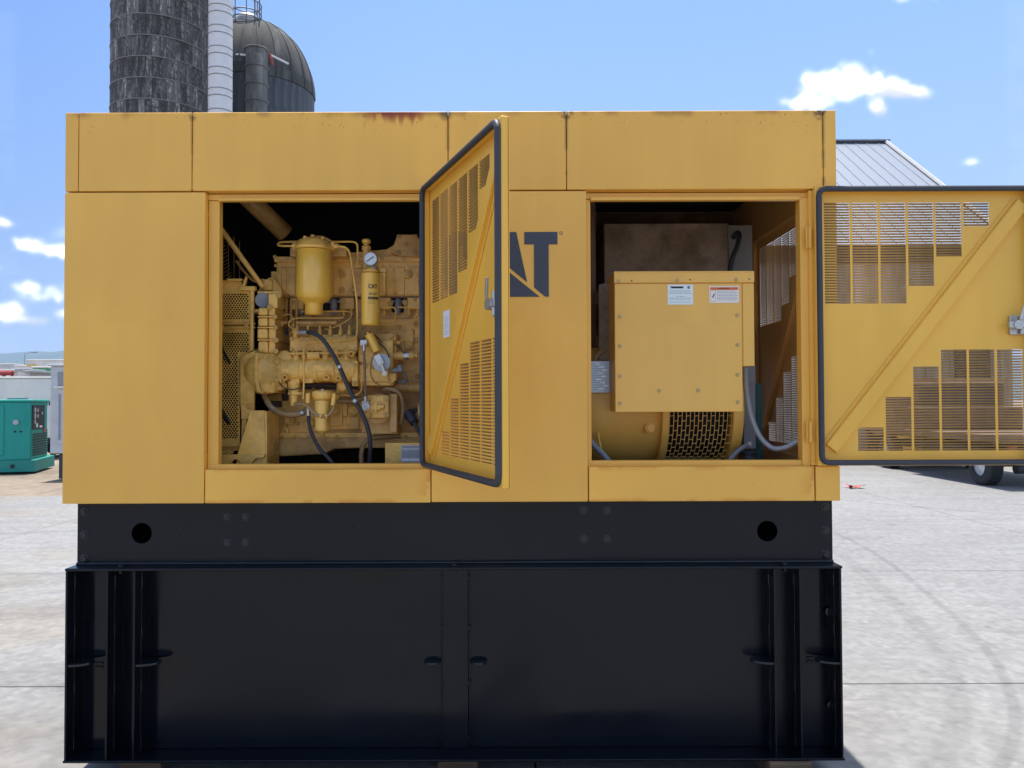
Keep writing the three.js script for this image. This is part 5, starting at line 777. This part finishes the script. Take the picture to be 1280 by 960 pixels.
{
  // teal generator set: local axes x along its side, corner at the origin
  const z = -15.6, c = at(37, 590, z), t = thing('teal_generator', [c.x, 0, z], 'teal generator set on a skid with a control panel in its end', 'generator'), L = { local: true }; t.rotation.y = 0.30;
  const b = (n, q, m = M2.teal) => q.build(n, m, t, L), h = 1.68, w = 1.55;
  b('skid', mb().box(-4.4, 0.02, -w - 0.25, 0.12, 0.30, 0.06, 0.012), M2.tealDark); mb().cyl([-0.35, 0.16, 0.055], [-0.35, 0.16, 0.07], 0.05, 0.05, 16).build('lifting_eye', M2.slot, t, L);
  b('enclosure', mb().box(-4.2, 0.302, -w, 0, h, 0, 0.02)); b('roof', mb().box(-4.24, h, -w - 0.04, 0.04, h + 0.06, 0.04, 0.03));
  for (const x of [-4.1, -2.75]) b('side_door', mb().box(x, 0.42, 0.001, x + 1.28, h - 0.08, 0.022, 0.008)); b('side_door', mb().box(-1.40, 0.42, 0.001, -0.55, h - 0.08, 0.022, 0.008));
  const dt = mb(); for (let x = -4.0; x < -2.9; x += 0.11) dt.box(x, 0.38, 0.0225, x + 0.05, 0.62, 0.03); dt.build('intake_slots', M2.slot, t, L);
  b('side_hatch', mb().box(-1.45, 0.31, 0.0005, -1.05, 0.75, 0.024, 0.004), M2.slot);
  mb().cyl([-0.30, 1.20, 0.0], [-0.30, 1.20, 0.04], 0.06, 0.06, 18).build('lock', M.galv, t, L); for (const x of [-0.32, -0.2]) mb().cyl([x, 0.98, 0.0], [x, 0.98, 0.02], 0.025, 0.025, 12).build('stud', M2.slot, t, L);
  mb().box(-0.95, 0.5, 0.0225, -0.72, 0.545, 0.028).build('label', M2.white, t, L); mb().box(-1.45, h - 0.16, 0.0225, -1.1, h - 0.10, 0.028).build('label', M2.white, t, L);
  const pz = -0.12, ep = mb().box(0.001, 1.02, -1.22, 0.02, 1.60, -0.10, 0.006).build('control_panel', M2.slot, t, L);
  const gM = M.galv; for (const [y, zz, q] of [[1.48, -0.30, 0.07], [1.48, -0.55, 0.05], [1.34, -0.30, 0.07], [1.34, -0.55, 0.05], [1.20, -0.30, 0.06], [1.40, -0.95, 0.04]]) mb().cyl([0.018, y, zz], [0.035, y, zz], q, q, 16).build('gauge', gM, ep, L); mb().box(0.0201, 1.06, -0.55, 0.03, 1.16, -0.42).build('switch', M2.white, ep, L); mb().box(0.0201, 1.05, -0.95, 0.03, 1.10, -0.72).build('switch', M2.white, ep, L);
  b('end_frame', mb().box(0.001, 0.31, -w + 0.02, 0.014, 1.0, -0.04, 0.004), M2.tealDark); mb().box(0.0201, 0.93, -1.3, 0.03, 1.02, -1.05).build('red_badge', M2.red, t, L);
  for (let i = 0; i < 9; i++) mb().box(0.0145, 0.38 + i * 0.062, -1.40, 0.034, 0.412 + i * 0.062, -0.14, 0.003).build('louvre', M2.slot, t, L);
  b('silencer', mb().cyl([-2.6, h + 0.34, -0.7], [-1.05, h + 0.34, -0.7], 0.26, 0.26, 24).cyl([-1.4, h, -0.7], [-1.4, h + 0.2, -0.7], 0.08, 0.08, 14), M2.tealDark);
  mb().cyl([-0.45, h + 0.06, -0.7], [-0.45, h + 0.1, -0.7], 0.22, 0.22, 20).build('rain_cap', M.greyPaint, t, L);
}
{
  const z = -13.9, x0 = at(62.5, 520, z).x, x1 = x0 + 2.4, t = thing('grey_switchgear_cabinet', [(x0 + x1) / 2, 0, z - 0.7], 'tall light grey cabinet on dark legs beside the yellow enclosure', 'cabinet'), h = at(70, 456, z).y, yb = at(70, 565, z).y;
  mb().box(x0, yb, z - 1.6, x1, h, z, 0.02).build('cabinet_body', M2.grey, t); mb().box(x0 - 0.04, h, z - 1.64, x1 + 0.04, h + 0.05, z + 0.04, 0.015).build('roof', M2.grey, t);
  mb().box(x0 + 0.18, yb + 0.2, z, x0 + 0.95, h - 0.5, z + 0.02, 0.006).build('door', M2.grey, t); mb().box(x0 + 0.16, h - 0.42, z - 0.0, x0 + 0.9, h - 0.12, z + 0.012, 0.004).build('vent_grille', M.greyPaint, t); mb().box(x0 + 0.1, h - 0.47, z, x0 + 0.95, h - 0.44, z + 0.05, 0.004).build('drip_ledge', M2.white, t); mb().cyl([x0 + 0.22, yb + 0.3, z + 0.04], [x0 + 0.22, h - 0.6, z + 0.04], 0.015, 0.015, 8).build('door_rod', M.greyPaint, t);
  for (const x of [x0 + 0.14, x1 - 0.4]) for (const zz of [z - 0.3, z - 1.5]) mb().box(x, 0.0, zz, x + 0.16, yb - 0.002, zz + 0.2, 0.01).build('leg', M.rubber, t);
}
{
  const z = -20.2, t = thing('white_box_trailer', [at(10, 540, z).x, 0, z - 1.4], 'long white box trailer parked behind the teal generator', 'trailer'), x1 = at(66, 540, z).x, x0 = x1 - 9.5, h = at(40, 471, z).y;
  mb().box(x0, 0.62, z - 2.5, x1, h, z, 0.05).build('trailer_body', M2.white, t); mb().box(x0 - 0.02, h, z - 2.52, x1 + 0.02, h + 0.05, z + 0.02, 0.02).build('roof', M2.white, t);
  for (const y of [h - 0.62, h - 1.15]) mb().box(x0, y, z + 0.001, x1, y + 0.035, z + 0.02, 0.004).build('side_rail', M2.white, t);
  const v = mb(); for (let x = x1 - 1.6; x < x1 - 0.1; x += 0.07) v.box(x, h - 0.80, z + 0.001, x + 0.035, h - 0.68, z + 0.012); v.build('vent_slots', M2.slot, t, { kind: 'stuff' });
  for (const zz of [z - 0.3, z - 2.2]) for (const x of [x1 - 1.1, x1 - 2.2]) { const g = mb(); g.cyl([x, 0.48, zz - 0.12], [x, 0.48, zz + 0.12], 0.48, 0.48, 28).build('wheel', tyreM, t); } mb().box(x1 - 0.25, 0.05, z - 0.4, x1 - 0.15, 0.62, z - 0.3).build('landing_leg', M2.slot, t); mb().box(x1 - 0.6, 0.45, z - 2.3, x1 - 0.1, 0.615, z - 0.1).build('underframe', M2.slot, t);
}
{ // far yard
  const cont = (name, px0, px1, py, d, m, label, cat, ribbed) => { const z = CZ - d, x0 = at(px0, 480, z).x, x1 = at(px1, 480, z).x, h = at(px0, py, z).y, t = thing(name, [(x0 + x1) / 2, 0, z - 1.2], label, cat); mb().box(x0, 0.1, z - 2.4, x1, h, z, 0.05).build('container_body', m, t); mb().box(x0 - 0.05, h, z - 2.45, x1 + 0.05, h + 0.12, z + 0.05, 0.03).build('roof_rim', M2.white, t); if (ribbed) for (let x = x0 + 0.4; x < x1 - 0.3; x += 0.9) mb().box(x, 0.3, z + 0.001, x + 0.2, h - 0.2, z + 0.05, 0.01).build('rib', m, t); return t; };
  cont('green_container', 40, 58, 458, 55, M2.green, 'bright green container standing beyond the white trailer', 'container', true);
  cont('white_container', 33, 100, 449, 72, M2.white, 'long white container at the back of the yard, topmost in the row', 'container', true);
  const zz = CZ - 72; mb().box(at(34, 454, zz).x, at(34, 455.2, zz).y, zz + 0.06, at(46, 454, zz).x, at(46, 453.4, zz).y, zz + 0.12).build('yellow_stripe', M2.ye, scene.children.find((o) => o.name === 'white_container'));
  cont('pale_container', -30, 34, 461, 64, new THREE.MeshStandardMaterial({ map: paintMap, color: rgb(0.72, 0.73, 0.74), roughness: 0.6 }), 'pale grey container behind the red tank', 'container', true);
  for (const [a, b, y, d, m, n] of [[18, 30, 456, 82, M2.white, 'smaller white container between the red tank and the green container'], [-14, 14, 453.5, 96, M2.grey, 'grey container farthest back above the red tank']]) cont('small_container', a, b, y, d, m, n, 'container', false);
  const z = CZ - 42, t = thing('red_tank', [at(6, 470, z).x, 0, z], 'red cylindrical tank on a white frame at the left edge', 'tank'), a = at(-25, 464.5, z), b = at(16, 464.5, z), r = 3.4 * S(z);
  mb().cyl(a, b, r, r, 24).lathe([[0.001, r * 0.35], [r * 0.6, r * 0.25], [r, 0]], [b.x, b.y, z], 'x', 24).build('tank_body', M2.red, t); for (const px of [-12, 2, 13]) { const p = at(px, 470, z); mb().box(p.x - 0.12, 0, z - 0.2, p.x + 0.12, b.y - r * 0.9, z + 0.2, 0.02).build('frame', M2.white, t); } mb().cyl([at(4, 471, z).x, b.y - 0.5, z + 0.3], [at(4, 471, z).x, b.y - 0.5, z + 0.45], 0.22, 0.22, 20).build('hose_reel', M2.slot, t);
}
// small things among the far containers
{
  const M3 = [M2.white, M2.grey, new THREE.MeshStandardMaterial({ map: paintMap, color: rgb(0.75, 0.72, 0.66), roughness: 0.6 })];
  const cab = (px, w, py, d, k, label) => { const z = CZ - d, p = at(px, py, z), ww = w * S(z), t = thing('site_cabin', [p.x, 0, z], label, 'cabin'); mb().box(p.x - ww / 2, 0.25, z - 2, p.x + ww / 2, p.y, z, 0.05).build('cabin_body', M3[k], t); mb().box(p.x - ww / 2 - 0.1, p.y, z - 2.1, p.x + ww / 2 + 0.1, p.y + 0.14, z + 0.1, 0.03).build('roof', M.galv, t); mb().box(p.x - ww * 0.28, p.y * 0.55, z, p.x - ww * 0.02, p.y * 0.85, z + 0.03, 0.01).build('window', M2.slot, t); mb().box(p.x + ww * 0.12, 0.3, z, p.x + ww * 0.3, p.y * 0.85, z + 0.03, 0.01).build('door', M.greyPaint, t); for (const s of [-1, 1]) mb().box(p.x + s * ww * 0.4 - 0.1, 0, z - 1.2, p.x + s * ww * 0.4 + 0.1, 0.249, z - 0.8).build('foot', M2.slot, t); };
  cab(26, 9, 461.5, 48, 0, 'small white cabin just left of the green container'); cab(35, 6, 464, 44, 1, 'narrow grey cabin touching the left side of the green container in the view'); cab(20, 6, 463, 52, 2, 'cream cabin right of the red tank'); cab(65, 8, 459, 60, 1, 'grey cabin partly behind the tall grey cabinet');
  const pole = (px, py, d, label) => { const z = CZ - d, p = at(px, py, z), t = thing('lamp_pole', [p.x, 0, z], label, 'lamp pole', null); mb().cyl([p.x, 0, z], [p.x, p.y, z], 0.09, 0.06, 10).build('pole', M.galv, t); mb().bar([p.x, p.y, z], [p.x + 0.9, p.y + 0.15, z], 0.08, 0.08).build('arm', M.galv, t); mb().box(p.x + 0.8, p.y + 0.08, z - 0.12, p.x + 1.4, p.y + 0.2, z + 0.12, 0.03).build('lamp_head', M.greyPaint, t); };
  pole(31, 440, 90, 'thin grey lamp pole rising above the far containers');
}
// red rag on the concrete by the right corner
{
  const z = -11.6, c = at(1068, 597, z), t = thing('red_rag', [c.x, 0, z], 'small crumpled red rag lying on the concrete near the door', 'rag'), g = new THREE.PlaneGeometry(0.26, 0.2, 14, 10), p = g.attributes.position;
  for (let i = 0; i < p.count; i++) { const x = p.getX(i), y = p.getY(i), n = fbm3(x * 9, y * 9, 4, 3); p.setXYZ(i, x * (0.7 + n * 0.6), 0.012 + 0.13 * Math.max(0, n - 0.35), -y * (0.5 + n)); } g.computeVertexNormals(); g.translate(c.x, 0, z); mb().add(g).build('cloth', M2.red, t);
}
renderer.render(scene, camera);
